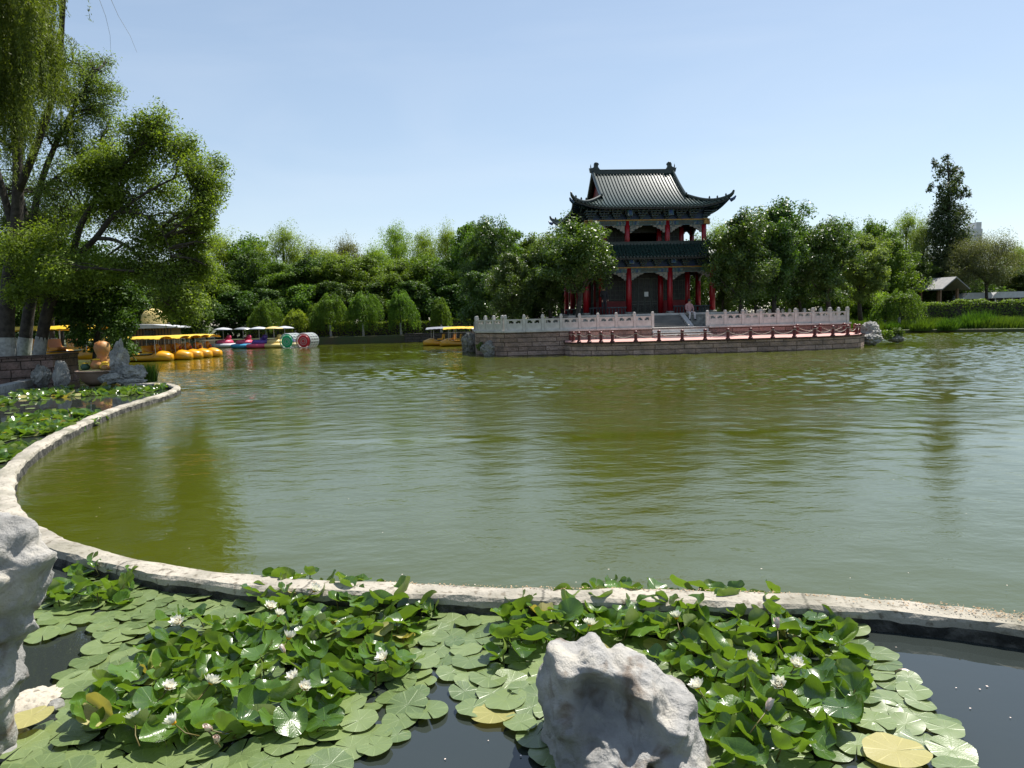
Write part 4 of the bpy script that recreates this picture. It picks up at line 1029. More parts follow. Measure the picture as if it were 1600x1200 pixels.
# ---------------------------------------------------------------- trees
# (px, top y, width px, distance, kind, leaf, label)
GB = 'background trees'
def skyz(px, py, D): return PD(px, py, D).z
T = [
 # island trees
 (905, 350, 150, 41.6, 'high1', 'leaf_isle', 'broad tree on the terrace hiding the left side of the pavilion', 'island'),
 (858, 372, 95, 44.5, 'round2', 'leaf_isle', 'smaller tree left of the broad terrace tree', 'island'),
 (800, 398, 90, 44, 'round3', 'leaf_isle', 'low yellowish green tree behind the left white railing', 'island'),
 (766, 348, 110, 50, 'round1', 'leaf_isle', 'tall tree behind the left end of the white railing', 'island'),
 (752, 425, 80, 47, 'bushy', 'leaf_isle', 'low bush like tree at the left terrace corner', 'island'),
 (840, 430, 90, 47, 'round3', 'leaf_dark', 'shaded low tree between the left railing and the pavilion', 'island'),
 (1158, 334, 122, 42.4, 'round1', 'leaf_isle', 'tree touching the right side of the pavilion', 'island'),
 (1212, 318, 130, 44.5, 'round1', 'leaf_isle', 'tallest tree on the terrace, right of the pavilion', 'island'),
 (1292, 346, 120, 45.5, 'round2', 'leaf_isle', 'terrace tree with a clear trunk behind the right white railing', 'island'),
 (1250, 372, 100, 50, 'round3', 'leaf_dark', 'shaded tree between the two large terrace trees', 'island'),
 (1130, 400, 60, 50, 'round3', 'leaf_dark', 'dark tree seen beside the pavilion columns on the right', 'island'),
 (1345, 372, 110, 52, 'round1', 'leaf_pale', 'greyish green tree behind the right end of the white railing', 'island'),
]
far = [
 (345, 368, 120, 82, 'airy1', 'leaf_fresh'), (395, 372, 110, 84, 'round2', 'leaf_mid'), (447, 358, 95, 82, 'airy1', 'leaf_fresh'), (490, 385, 95, 88, 'airy2', 'leaf_pale'),
 (545, 378, 100, 96, 'airy2', 'leaf_grey'), (515, 395, 130, 84, 'airy1', 'leaf_fresh'), (622, 355, 90, 88, 'airy1', 'leaf_fresh'), (590, 388, 110, 84, 'airy2', 'leaf_fresh'), (665, 365, 90, 86, 'airy1', 'leaf_fresh'), (702, 358, 80, 84, 'airy2', 'leaf_fresh'),
 (735, 352, 100, 78, 'round3', 'leaf_mid'), (790, 352, 90, 76, 'tall1', 'leaf_mid'), (830, 372, 110, 80, 'round1', 'leaf_mid'), (880, 366, 120, 82, 'round2', 'leaf_dark'),
 (350, 425, 120, 76, 'round1', 'leaf_mid'), (395, 395, 110, 78, 'round3', 'leaf_dark'), (440, 410, 100, 77, 'round2', 'leaf_mid'), (480, 405, 110, 78, 'round1', 'leaf_dark'), (530, 400, 110, 77, 'round2', 'leaf_mid'), (575, 405, 110, 78, 'round3', 'leaf_mid'),
 (620, 410, 105, 77, 'round1', 'leaf_mid'), (660, 400, 110, 79, 'round2', 'leaf_mid'), (700, 408, 105, 77, 'round3', 'leaf_dark'), (740, 400, 100, 76, 'round1', 'leaf_mid'),
 (365, 455, 100, 72, 'bushy', 'leaf_dark'), (420, 450, 90, 74, 'bushy', 'leaf_dark'), (470, 445, 95, 74, 'bushy', 'leaf_mid'), (530, 440, 100, 74, 'bushy', 'leaf_dark'), (590, 440, 100, 74, 'bushy', 'leaf_dark'), (650, 440, 100, 74, 'bushy', 'leaf_dark'), (705, 445, 95, 73, 'bushy', 'leaf_dark'),
 (1130, 352, 90, 82, 'airy1', 'leaf_fresh'), (1090, 375, 90, 80, 'round2', 'leaf_mid'), (1180, 372, 110, 78, 'round1', 'leaf_mid'), (1240, 360, 110, 84, 'round2', 'leaf_mid'), (1255, 405, 110, 76, 'round3', 'leaf_mid'),
 (1320, 352, 100, 86, 'airy2', 'leaf_mid'), (1365, 348, 90, 88, 'round2', 'leaf_mid'), (1412, 336, 80, 92, 'airy1', 'leaf_fresh'), (1440, 352, 80, 88, 'airy2', 'leaf_pale'), (1390, 378, 110, 80, 'round3', 'leaf_mid'), (1335, 400, 100, 78, 'round1', 'leaf_dark'),
 (1310, 440, 70, 72, 'bushy', 'leaf_mid'), (1355, 445, 80, 72, 'bushy', 'leaf_fresh'), (1430, 410, 80, 82, 'round2', 'leaf_dark'), (1460, 425, 70, 86, 'round2', 'leaf_dark'),
 (1500, 410, 90, 96, 'round1', 'leaf_dark'), (1585, 388, 100, 92, 'airy1', 'leaf_fresh'), (1640, 370, 120, 92, 'airy1', 'leaf_mid'), (1540, 420, 90, 92, 'round3', 'leaf_dark'), (1590, 420, 90, 88, 'round1', 'leaf_dark'), (1650, 430, 100, 84, 'round2', 'leaf_dark'),
 (985, 395, 120, 84, 'round1', 'leaf_mid'), (1040, 400, 100, 86, 'round3', 'leaf_mid'), (930, 400, 120, 80, 'round2', 'leaf_dark'),
 (300, 400, 120, 74, 'round1', 'leaf_dark'), (255, 410, 120, 70, 'round2', 'leaf_dark'), (300, 450, 90, 66, 'bushy', 'leaf_dark'), (205, 420, 120, 62, 'round3', 'leaf_dark'), (150, 420, 120, 58, 'round1', 'leaf_dark'), (90, 400, 140, 52, 'round2', 'leaf_dark'), (20, 390, 150, 48, 'round1', 'leaf_dark'), (-60, 380, 160, 44, 'round3', 'leaf_dark'), (-140, 300, 200, 36, 'tall1', 'leaf_dark'),
]
adj = dict(leaf_isle='deep green', leaf_dark='dark', leaf_mid='mid green', leaf_fresh='bright yellow-green', leaf_pale='pale green', leaf_grey='grey-green')
shp = dict(round1='round crowned', round2='oval crowned', round3='wide crowned', tall1='tall narrow', airy1='fine leaved', airy2='wispy', high1='high crowned', bushy='low bushy')
def where(px):
    L_ = [(-90, 'beyond the left bank, outside the whitewashed trunks'), (60, 'behind the whitewashed trunks on the left bank'), (140, 'behind the orange canopied boats on the left bank'), (215, 'behind the boat kiosk, to its left'), (270, 'right behind the boat kiosk'), (325, 'behind the yellow pedal boats'), (372, 'behind the pink and cyan round boats'), (405, 'behind the pink hulled round boat'), (432, 'behind the cream round boat'), (462, 'behind the green water roller'), (487, 'behind the red water roller'), (510, 'above the first weeping tree right of the rollers'), (545, 'above the gap between the first two embankment weeping trees'), (583, 'above the second embankment weeping tree'), (640, 'above the third embankment weeping tree'), (683, 'above the moored boats on the far shore'),
          (722, 'left of the island terrace corner'), (760, 'behind the left terrace corner'), (810, 'behind the left white railing'), (900, 'behind the broad tree left of the pavilion'), (1000, 'directly behind the pavilion'), (1060, 'seen between the pavilion columns'), (1110, 'just right of the pavilion eaves'), (1150, 'behind the tree touching the pavilion'), (1210, 'behind the tallest terrace tree'), (1262, 'between the two large terrace trees'), (1330, 'behind the right terrace corner'), (1372, 'left of the weeping tree on the right shore'), (1420, 'behind the weeping tree on the right shore'), (1470, 'at the foot of the tall poplar'), (1520, 'left of the white tower block'), (1560, 'below the white tower block'), (1605, 'at the right edge of the picture'), (9999, 'beyond the right edge of the lake view')]
    for a, b in L_:
        if px < a: return b
kinds = {}
for i, (px, ty, wp, D, kd, lf, lb, _) in enumerate(T):
    base = PD(px, 490, D); H = skyz(px, ty, D) - 1.3; put_tree('terrace_tree', kd, (base.x, base.y, 1.3), H, wp / F * D, random.uniform(0, 6.28), lf, lb, group='trees on the island terrace')
seen = {}
for i, (px, ty, wp, D, kd, lf) in enumerate(far):
    base = PD(px, 490, D); z0 = .7; H = skyz(px, ty, D) - z0
    lab = f'{adj[lf]} {shp[kd]} tree {where(px)}'
    if lab in seen: lab = lab.replace(' tree ', ' second tree ')
    seen[lab] = 1
    put_tree('tree', kd, (base.x, base.y, z0), H, wp / F * D, random.uniform(0, 6.28), lf, lab, group=GB)
# low undergrowth closing the view under the crowns
pos = []
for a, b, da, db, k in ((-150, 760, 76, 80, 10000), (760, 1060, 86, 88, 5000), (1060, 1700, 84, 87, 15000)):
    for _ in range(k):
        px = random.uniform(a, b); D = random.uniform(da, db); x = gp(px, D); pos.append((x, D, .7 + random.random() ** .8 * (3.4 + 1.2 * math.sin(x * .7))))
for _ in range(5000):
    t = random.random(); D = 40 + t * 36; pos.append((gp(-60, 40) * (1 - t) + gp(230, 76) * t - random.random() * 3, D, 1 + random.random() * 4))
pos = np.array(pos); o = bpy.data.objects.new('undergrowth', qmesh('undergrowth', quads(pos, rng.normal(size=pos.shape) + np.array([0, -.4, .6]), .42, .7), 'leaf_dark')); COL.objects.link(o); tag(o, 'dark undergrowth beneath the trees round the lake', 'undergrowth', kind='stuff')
# poplar
px, D = 1482, 86; b = PD(px, 480, D)
S = lambda x, y, d=D: PD(x, y, d)
cl = [(1478, 425, 2.2), (1492, 415, 2.0), (1470, 395, 2.0), (1488, 385, 2.1), (1500, 395, 1.5), (1462, 415, 1.6), (1476, 360, 2.0), (1492, 355, 1.6), (1505, 372, 1.2), (1466, 372, 1.3), (1478, 330, 1.6), (1488, 325, 1.5), (1500, 335, 1.2), (1466, 335, 1.1),
      (1480, 305, 1.1), (1490, 298, .9), (1500, 305, .6), (1470, 300, .6), (1483, 280, 1.0), (1497, 285, .8), (1482, 262, .7), (1480, 247, .45), (1466, 270, .7), (1461, 257, .5), (1456, 292, .4), (1450, 297, .25), (1510, 298, .4), (1503, 272, .35), (1514, 305, .35), (1494, 268, .5), (1472, 445, 1.8), (1490, 440, 1.8)]
hero('poplar', (b.x, b.y, .7), [([S(1482, 490), S(1480, 440), S(1482, 380), S(1483, 320), S(1481, 250)], .45, .05)], [(S(x, y, D + random.uniform(-1.2, 1.2)), r) for x, y, r in cl], 'leaf_poplar', 620, .27, 'tall dark poplar with a ragged pointed top rising above all other trees on the right', sub=.62, nsub=11, rz=1.5, fill=0)
# half bare grey tree on the right
D = 82; b = PD(1545, 480, D)
cl = [(1515, 395, 2.2), (1535, 385, 2.3), (1555, 385, 2.2), (1575, 395, 2.0), (1500, 415, 2.0), (1525, 415, 2.4), (1550, 412, 2.3), (1492, 432, 1.5), (1560, 430, 2.0), (1512, 435, 2.0), (1590, 410, 1.8)]
hero('tree', (b.x, b.y, .7), [([S(1541, 488, D), S(1541, 450, D), S(1535, 420, D), S(1520, 395, D)], .2, .06), ([S(1541, 450, D), S(1555, 415, D), S(1560, 385, D)], .12, .04), ([S(1541, 440, D), S(1522, 425, D), S(1500, 420, D)], .16, .05)],
     [(S(x, y, D + random.uniform(-1, 1)), r) for x, y, r in cl], 'leaf_grey', 1700, .17, 'thin grey-brown half bare tree behind the hedge on the right', sub=.62, nsub=14, aspect=.35, twigs=9, group=GB, fill=1)
# weeping trees
for px, ty, w_, D, sk, lb in ((415, 472, 48, 70, 0, 'round weeping tree behind the cream and violet boats'), (461, 486, 42, 70, .3, 'low round weeping tree behind the green water roller'), (516, 462, 52, 69.6, -.2, 'tall weeping tree first right of the red water roller'), (567, 459, 56, 69.5, .4, 'weeping tree in the middle of the embankment with fronds falling to the right'),
                              (626, 457, 58, 69.5, .5, 'widest embankment weeping tree, left of the moored yellow boats'), (689, 469, 36, 69.2, 0, 'small weeping tree behind the two moored yellow boats'), (493, 478, 30, 70.5, -.3, 'short dark weeping tree between the rollers and the embankment'), (1405, 449, 72, 63.5, .1, 'wide dome of a weeping tree among the reeds on the right shore'), (1383, 465, 40, 64.5, -.2, 'smaller weeping tree overlapped by the wide one on the right shore')):
    c = PD(px, 500, D); H = skyz(px, ty, D) - .6; weeping('weeping_tree', (c.x, c.y, .6 if px < 1000 else .3), H, w_ / F * D, int(px), 'leaf_fresh' if px == 461 else 'leaf_mid', lb, 'weeping trees on the far shores', skew=sk)
# ---------------------------------------------------------------- left bank: hero trees
D = 27
cl = [(250, 188, 25), (215, 205, 30), (285, 232, 30), (240, 240, 40), (305, 268, 32), (325, 288, 22), (182, 242, 35), (200, 300, 40), (262, 300, 45), (310, 330, 30), (290, 372, 30), (240, 350, 38), (180, 340, 35), (150, 300, 32), (300, 400, 28), (285, 440, 30), (262, 478, 30), (300, 470, 24), (215, 395, 34), (240, 425, 32), (130, 265, 30), (322, 350, 18), (90, 380, 40), (45, 400, 40), (120, 430, 40), (60, 450, 38), (170, 420, 34), (15, 440, 34), (318, 425, 22), (326, 380, 20), (300, 492, 20), (335, 315, 14)]
ex = [(c[0], c[1], c[2]) for c in cl]
hero('leaning_tree', S(62, 556, D), [([S(60, 558, D), S(66, 525, D), S(76, 480, D - .2), S(95, 440, D - .3), S(112, 408, D - .4)], .22, .17), ([S(112, 408, D - .4), S(125, 355, D - .7), S(148, 315, D - 1), S(174, 277, D - 1.2), S(205, 245, D - 1.4), S(240, 200, D - 1.5)], .13, .03),
     ([S(112, 408, D - .4), S(150, 372, D - .9), S(180, 335, D - 1.2), S(215, 333, D - 1.5), S(250, 355, D - 1.7), S(268, 400, D - 1.8)], .12, .025), ([S(150, 372, D - .9), S(182, 376, D - 1.3), S(215, 398, D - 1.6), S(242, 432, D - 1.8), S(255, 465, D - 1.9)], .08, .02),
     ([S(180, 335, D - 1.2), S(230, 300, D - 1.5), S(290, 270, D - 1.8)], .07, .02), ([S(148, 315, D - 1), S(150, 270, D - .6), S(180, 220, D - .5)], .06, .02), ([S(76, 480, D - .2), S(60, 430, D), S(45, 400, D + .2)], .08, .03), ([S(112, 265, D), S(160, 262, D), S(195, 262, D - .3)], .05, .02)],
     [(S(x, y, D - 1.1 + random.uniform(-1.0, 1.2)), r / F * D * 1.0) for x, y, r in ex], 'leaf_lean', 950, .11, 'leaning tree with arching limbs over the lake, rightmost of the whitewashed trunks', white=(0, .20, S(60, 560, D), S(65.5, 526, D)), sub=.72, nsub=15, twigs=6, aspect=.42, fill=2)
D = 28.5
cl = [(165, 96, 20), (140, 115, 32), (172, 140, 22), (150, 172, 34), (110, 150, 36), (170, 200, 26), (122, 222, 38), (82, 262, 40), (150, 250, 30), (92, 322, 42), (50, 332, 40), (20, 290, 40), (60, 200, 40), (90, 100, 40), (130, 340, 34), (20, 360, 40), (60, 60, 45), (20, 120, 50), (-30, 200, 60), (-40, 80, 60), (-70, 320, 60)]
hero('tree', S(42, 556, D), [([S(36, 558, D), S(40, 525, D), S(46, 480, D), S(55, 430, D), S(50, 370, D), S(60, 300, D), S(85, 230, D), S(120, 160, D), S(150, 110, D)], .26, .04), ([S(50, 370, D), S(30, 300, D), S(20, 200, D), S(20, 100, D)], .15, .05), ([S(60, 300, D), S(110, 262, D), S(150, 250, D)], .08, .02), ([S(55, 430, D), S(90, 350, D), S(130, 330, D)], .08, .02)],
     [(S(x, y, D + random.uniform(-1.3, 1.3)), r / F * D) for x, y, r in cl], 'leaf_pale', 800, .10, 'tall airy grey-green tree reaching up beside the hanging willow', white=(0, .24, S(36, 560, D), S(40, 527, D)), sub=.65, nsub=16, twigs=8, aspect=.36, fill=3)
D = 26
b = S(9, 558, D)
root = empty('willow', b, 0, 'willow with long hanging fronds at the top left corner', 'willow')
mb = MB(); q = [S(10, 560, D), S(9, 520, D), S(14, 440, D), S(24, 370, D), S(28, 300, D), S(28, 220, D), S(30, 120, D), S(20, 0, D), S(0, -120, D)]
mb.tube([p - b for p in smoothline(q, 3)], [.30 - .24 * i / 24 for i in range(25)], 10)
mb.tube([p - b for p in smoothline([S(28, 300, D), S(60, 220, D - .5), S(90, 120, D - 1), S(100, -20, D - 2), S(110, -90, D - 3)], 3)], [.15 - .1 * i / 12 for i in range(13)], 8)
mb.tube([p - b for p in smoothline([S(24, 370, D), S(-10, 250, D), S(-60, 100, D), S(-80, -60, D)], 3)], [.14 - .1 * i / 9 for i in range(10)], 8)
mb.build('trunk', 'bark', root, smooth=True)
MB().tube([S(10, 562, D) - b, S(9, 527, D) - b], [.34, .31], 12, cap=False).build('painted_bark', 'limewash', root)
st, ou, ln = [], [], []
for _ in range(270):
    px = random.triangular(-240, 122, 30); py = random.uniform(-190, 40) if random.random() < .72 else random.uniform(40, 140)
    if px > 95: py = random.uniform(-190, -40)
    d = D - random.uniform(1.0, 6.5); c0 = S(px, py, d) - b; a0 = random.uniform(0, 6.28); L0 = random.uniform(1.0, 3.6)
    for _ in range(random.randint(6, 18)):
        st.append(np.array(c0) + rng.normal(size=3) * np.array([.13, .13, .22])); a = a0 + random.gauss(0, .7); ou.append(np.array((math.cos(a) * .45, math.sin(a) * .45, 0))); ln.append(max(.5, L0 * random.uniform(.55, 1.1)))
v = strands(st, ou, ln, .12, .026, aspect=.2, bend=.4, jit=.03)
o = bpy.data.objects.new('crown', qmesh('crown', v, 'leaf_willow')); COL.objects.link(o); o.parent = root
# loose whips swinging free over the water
mb = MB()
for q in ([S(148, -20, 22), S(165, 25, 22), S(172, 55, 22), S(173, 78, 22)], [S(165, -20, 22), S(185, 25, 22), S(203, 55, 22), S(214, 82, 22)]): mb.tube([p - b for p in q], [.006, .005, .004, .003], 4)
mb.build('whips', 'stalk', root)
# dense dark tree over the bank and the pale-trunked ones behind
D = 28.5
cl = [(130, 440, 40), (170, 450, 38), (200, 470, 30), (150, 490, 40), (182, 505, 32), (110, 480, 36), (120, 520, 24), (165, 530, 30), (195, 540, 26), (100, 440, 34), (140, 400, 36), (180, 410, 30)]
hero('tree', S(150, 560, D), [([S(150, 562, D), S(152, 520, D), S(158, 480, D), S(160, 430, D)], .14, .05)], [(S(x, y, D + random.uniform(-1.2, .8)), r / F * D) for x, y, r in cl], 'leaf_dark', 1500, .14, 'dense dark tree hanging over the bank left of the tall standing rock', sub=.5, nsub=12, aspect=.55)
D = 33
for k, (px, w_, ty) in enumerate(((22, .13, 300), (84, .13, 310), (70, .10, 330))):
    cl = [(px + random.uniform(-40, 40), random.uniform(330, 480), 34) for _ in range(9)]
    hero('tree', S(px, 552, D), [([S(px, 554, D), S(px - 3, 500, D), S(px + 4, 400, D)], w_, w_ * .6)], [(S(x, y, D + random.uniform(-1, 1)), 1.0) for x, y, r in cl], 'leaf_mid', 900, .13, ['slim whitewashed tree second from the left on the bank', 'slim whitewashed tree right of the leaning tree', 'thinnest whitewashed tree standing just right of the leaning trunk'][k], white=(0, w_, S(px, 556, D), S(px, 528, D)), sub=.5)
# ---------------------------------------------------------------- left bank wall, rocks, potted scene
wp_ = [(-30, 19.2), (-24, 21.6), (-19.4, 24.5), (-17.1, 26.5), (-17.25, 28.3)]
mb = MB(); p = [Vector(a) for a in wp_]
walls(mb, p, -1, 1.0, 0, close=False)
coping(p, mb=mb, z0=1.0, z1=1.09, wd=.4, mi=1)
tag(mb.build('bank_wall', ['bank_stone', 'bank_stone']), 'reddish dressed stone wall holding up the left bank below the whitewashed trees', 'stone wall')
mb = MB(); q = [PZ(x, y, .15) for x, y in ((-60, 618), (0, 606), (30, 599), (52, 590))]
for a, b in zip(q[:-1], q[1:]):
    d = (b - a); c = (a + b) / 2; mb.box((c.x, c.y + .2, .05), (d.length + .02, .4, .36), math.atan2(d.y, d.x), 0)
tag(mb.build('footing', 'limewash'), 'pale curved cement footing below the left bank wall', 'footing')
rb = lambda px, py, D, r, l, s, m_='rock_grey', rough=.28: rock_blob('rock', PD(px, py, D), r, l, m_, seed=s, rough=rough)
rb(65, 588, 25.2, (.30, .3, .42), 'squarish grey rock against the bank wall, leftmost of the rocks there', 1)
rb(95, 586, 24.9, (.26, .25, .52), 'pitted grey rock right of the squarish one against the bank wall', 2, 'rock')
rb(187, 562, 25.6, (.30, .28, .62), 'tall upright pale rock standing right of the flower bowl', 3, 'lake_stone', .4)
rb(200, 585, 25.2, (.62, .4, .30), 'broad flat rock under the tall upright rock', 4); rb(217, 583, 25.4, (.20, .25, .32), 'pale block at the right end of the flat rocks', 5, 'rock')
rb(175, 592, 24.6, (.40, .3, .20), 'low dark rock in front of the flat rocks', 6); rb(205, 596, 24.3, (.5, .3, .10), 'low slab at the pond edge below the flat rocks', 7)
c = PZ(145, 601, 0.0)
bowl = empty('planter_bowl', (c.x, c.y + .5, -.02), 0, 'wide terracotta bowl at the pond edge packed with jars and figures', 'bowl')
MB().lathe((0, 0, 0), [(.45, 0), (.60, .15), (.72, .40), (.76, .46), (.80, .48), (.80, .52), (.70, .52), (.68, .47)], 24, 0).build('body', 'terracotta', bowl, smooth=True)
MB().lathe((0, 0, .46), [(.70, 0), (.66, .05), (.3, .08)], 20).build('soil', 'earth', bowl)
bc = Vector(bowl.location)
def jar(dx, dy, z, r, h, m_, lb, nm='jar'):
    root = empty(nm, (bc.x + dx, bc.y + dy, z), 0, lb, nm)
    MB().lathe((0, 0, 0), [(r * .6, 0), (r, h * .3), (r * .95, h * .55), (r * .6, h * .8), (r * .65, h * .86)], 14).build('body', m_, root, smooth=True)
    MB().lathe((0, 0, h * .86), [(r * .7, 0), (r * .6, h * .1), (r * .15, h * .14)], 12).build('lid', 'canopy_yellow' if m_ != 'boat_orange' else 'figure_red', root, smooth=True)
jar(-.15, .1, .50, .22, .42, 'figure_orange', 'orange jar in the left half of the bowl'); jar(.22, .0, .50, .20, .30, 'canopy_yellow', 'yellow jar in the middle of the bowl'); jar(.52, .05, .50, .15, .30, 'figure_red', 'dark red jar at the right side of the bowl'); jar(-.52, 0, .50, .16, .28, 'figure_green', 'green jar at the left side of the bowl'); jar(.36, -.25, .50, .14, .22, 'figure_orange', 'small orange jar at the front of the bowl')
g = empty('gourd', (bc.x - .05, bc.y + .35, .5), 0, 'big orange round gourd ornament rising at the back of the bowl', 'gourd')
MB().lathe((0, 0, 0), [(.15, 0), (.26, .15), (.27, .34), (.19, .5), (.24, .62), (.29, .80), (.24, .98), (.08, 1.06)], 18).build('body', 'figure_orange', g, smooth=True)
MB().tube([(0, 0, 1.02), (.04, 0, 1.12), (.12, .02, 1.2)], [.04, .03, .015], 8).build('stem', 'stalk', g)
weed(164, 568, 27.2, .7, .8, 'leafy shrub between the bowl and the tall upright rock', 'leaf_mid', 900)
n = 260; a = rng.uniform(0, 2 * PI, n); r = np.sqrt(rng.uniform(0, 1, n)) * .28
o = bpy.data.objects.new('iris_clump', qmesh('iris_clump', blades(np.stack([np.cos(a) * r, np.sin(a) * r, np.zeros(n)], 1), np.full(n, .62), .018, .16), 'leaf_mid')); COL.objects.link(o); o.location = PZ(233, 597, .02); tag(o, 'upright dark green iris blades at the tip of the concrete rim', 'iris clump')
# ---------------------------------------------------------------- yellow pedal boats
def yellow_boat(loc, rz, label, group='yellow canopied pedal boats', balls=True, canopy='canopy_yellow', hull='boat_yellow', name='pedal_boat'):
    r = empty(name, loc, rz, label, 'pedal boat', group)
    mb = MB(); sec = []; K = 12
    for i in range(15):
        t = i / 14; x = -1.5 + 3.0 * t; wd = .62 * (1 - max(0, (t - .68) / .32) ** 2.2 * .72) * (.88 + .12 * min(1, t * 5)); h = .24 + .24 * math.exp(-((t - .80) / .13) ** 2)
        if t > .86: h = .24 + .24 * math.exp(-((t - .80) / .16) ** 2) * (1 - (t - .86) * 3)
        for k in range(K):
            a = 2 * PI * k / K; cy, cz = math.cos(a), math.sin(a)
            mb.v.append(Vector((x, wd * (abs(cy) ** .7) * (1 if cy > 0 else -1), (h * max(0, cz) ** .6 if cz > 0 else .16 * cz) + .12)))
    for i in range(14):
        for k in range(K): mb.face((i * K + k, i * K + (k + 1) % K, (i + 1) * K + (k + 1) % K, (i + 1) * K + k))
    mb.face(range(K)); mb.face(range(14 * K, 15 * K)); mb.build('hull', hull, r, smooth=True)
    mb = MB(); mb.box((-.25, 0, .375), (1.7, .86, .02)); mb.build('deck', 'seat_dark', r)
    for x in (-.85, .05):
        s = MB(); s.box((x, 0, .50), (.45, .84, .10)); s.box((x - .22, 0, .70), (.08, .84, .42), ry=R(-10)); s.build('seat', 'boat_orange' if x < 0 else 'boat_yellow', r)
    for x in (-1.15, .75):
        for y in (-.5, .5): MB().tube([(x, y, .34), (x * .98, y, 1.40)], .018, 6).build('canopy_post', 'steel', r)
    mb = MB(); nx, ny = 14, 6
    for zz in (0, -.035):
        for i in range(nx + 1):
            for j in range(ny + 1):
                x = -1.35 + 2.5 * i / nx; y = -.66 + 1.32 * j / ny
                mb.v.append(Vector((x, y, 1.50 - .10 * (y / .66) ** 2 - .05 * ((x + .1) / 1.25) ** 2 + zz - (.05 if j in (0, ny) else 0) * (1 + .4 * (i % 2)))))
    q = (nx + 1) * (ny + 1)
    for i in range(nx):
        for j in range(ny):
            a = i * (ny + 1) + j; mb.face((a, a + ny + 1, a + ny + 2, a + 1)); mb.face((q + a, q + a + 1, q + a + ny + 2, q + a + ny + 1))
    mb.build('canopy', canopy, r, smooth=True)
    if balls:
        mb = MB(); mb.ball((.52, .0, .76), (.22, .22, .25), 14); mb.box((.52, 0, .5), (.2, .2, .3)); h = mb.build('duck_head', 'boat_orange', r, smooth=True)
        MB().lathe((0, 0, 0), [(.10, 0), (.09, .04), (.03, .10)], 8).build('beak', 'figure_red', h).location = (.74, 0, .72)
        h.children[0].rotation_euler = (0, R(90), 0)
    return r
labs = ['nearest yellow pedal boat with its whole side showing, left end of the row', 'second yellow pedal boat in the row, bow beside the nearest one', 'third yellow pedal boat, in the middle of the row', 'fourth yellow pedal boat, just behind the last in the row', 'last yellow pedal boat, right end of the row under the canopy tip']
bows = [((268, 560), 43.0), ((298, 556), 44.2), ((315, 553), 45.2), ((329, 551), 46.2), ((345, 549.5), 47.2)]
for i, ((px, py), D) in enumerate(bows):
    p_ = PD(px, py, D); rz = R(-9); yellow_boat((p_.x - 1.45, p_.y + .25, .0), rz + R(random.uniform(-2, 2)), labs[i])
# empty ones further in
p_ = PD(212, 562, 45.5); yellow_boat((p_.x - 1.2, p_.y, 0), R(-6), 'yellow pedal boat mostly hidden behind the dark tree at the left end of the row')
# two boats at the far shore by the island
p_ = PD(690, 533, 58); yellow_boat((p_.x, p_.y, 0), R(175), 'yellow pedal boat with a see-through canopy frame moored left of the terrace corner', 'yellow boats by the island', canopy='steel', balls=False)
p_ = PD(717, 534, 56); yellow_boat((p_.x, p_.y, 0), R(178), 'yellow pedal boat under a yellow canopy touching the rocks at the left terrace corner', 'yellow boats by the island', balls=False)
# boats drawn up on the left bank
for px, py, D, rz, lb in ((58, 549, 31.5, 8, 'orange-yellow canopied pedal boat seen between the whitewashed trunks on the left bank'), (122, 549, 31, -4, 'orange-yellow canopied pedal boat on the left bank above the bowl')):
    p_ = PD(px, py, D); yellow_boat((p_.x, p_.y, 1.0 - .3), R(rz), lb, 'canopied boats on the left bank', balls=False, canopy='canopy_yellow')
# round pedal boats -----------------------------------------------------
def round_boat(loc, hull, body, can, label, person_=None):
    r = empty('round_boat', loc, random.uniform(-.3, .3), label, 'round boat', 'colourful round pedal boats')
    MB().lathe((0, 0, -.08), [(.7, 0), (1.05, .10), (1.15, .26), (1.05, .42), (.8, .46)], 24, sx=1.1).build('hull', hull, r, smooth=True)
    MB().lathe((0, 0, .3), [(.8, .06), (.72, .30), (.55, .42), (.5, .3)], 20).build('cockpit', body, r, smooth=True)
    s = MB(); s.box((.2, .25, .62), (.5, .12, .55)); s.ball((.35, .1, .92), (.24, .2, .24), 10); s.build('seat', body, r, smooth=False)
    MB().tube([(-.1, 0, .3), (-.1, 0, 1.75)], .03, 6).build('pole', 'steel', r)
    MB().lathe((-.1, 0, 1.62), [(.85, 0), (.75, .08), (.45, .17), (.08, .23)], 18).build('parasol', can, r, smooth=True)
    return r
for px, py, D, h, b_, c_, lb in ((352, 543.5, 66, 'pale', 'pink', 'pale', 'round boat with pink cockpit half hidden behind the yellow canopies'), (383, 543.5, 63.5, 'cyan', 'pink', 'steel', 'round boat with blue hull and pink cockpit'), (408, 543, 62.5, 'pink', 'violet', 'pale', 'round boat with pink hull and violet cockpit'),
                              (431, 542, 62.5, 'cream', 'cream', 'cream', 'cream round boat with cream parasol'), (448, 542, 63.5, 'cream', 'violet', 'pale', 'round boat with cream hull and violet cockpit, nearest the green roller')):
    p_ = PD(px, py, D); round_boat((p_.x, p_.y, 0), h, b_, c_, lb)
m_ = mat('roller_film', (.75, .82, .78), None, .15); b_ = m_.node_tree.nodes['Principled BSDF']; b_.inputs['Alpha'].default_value = .35
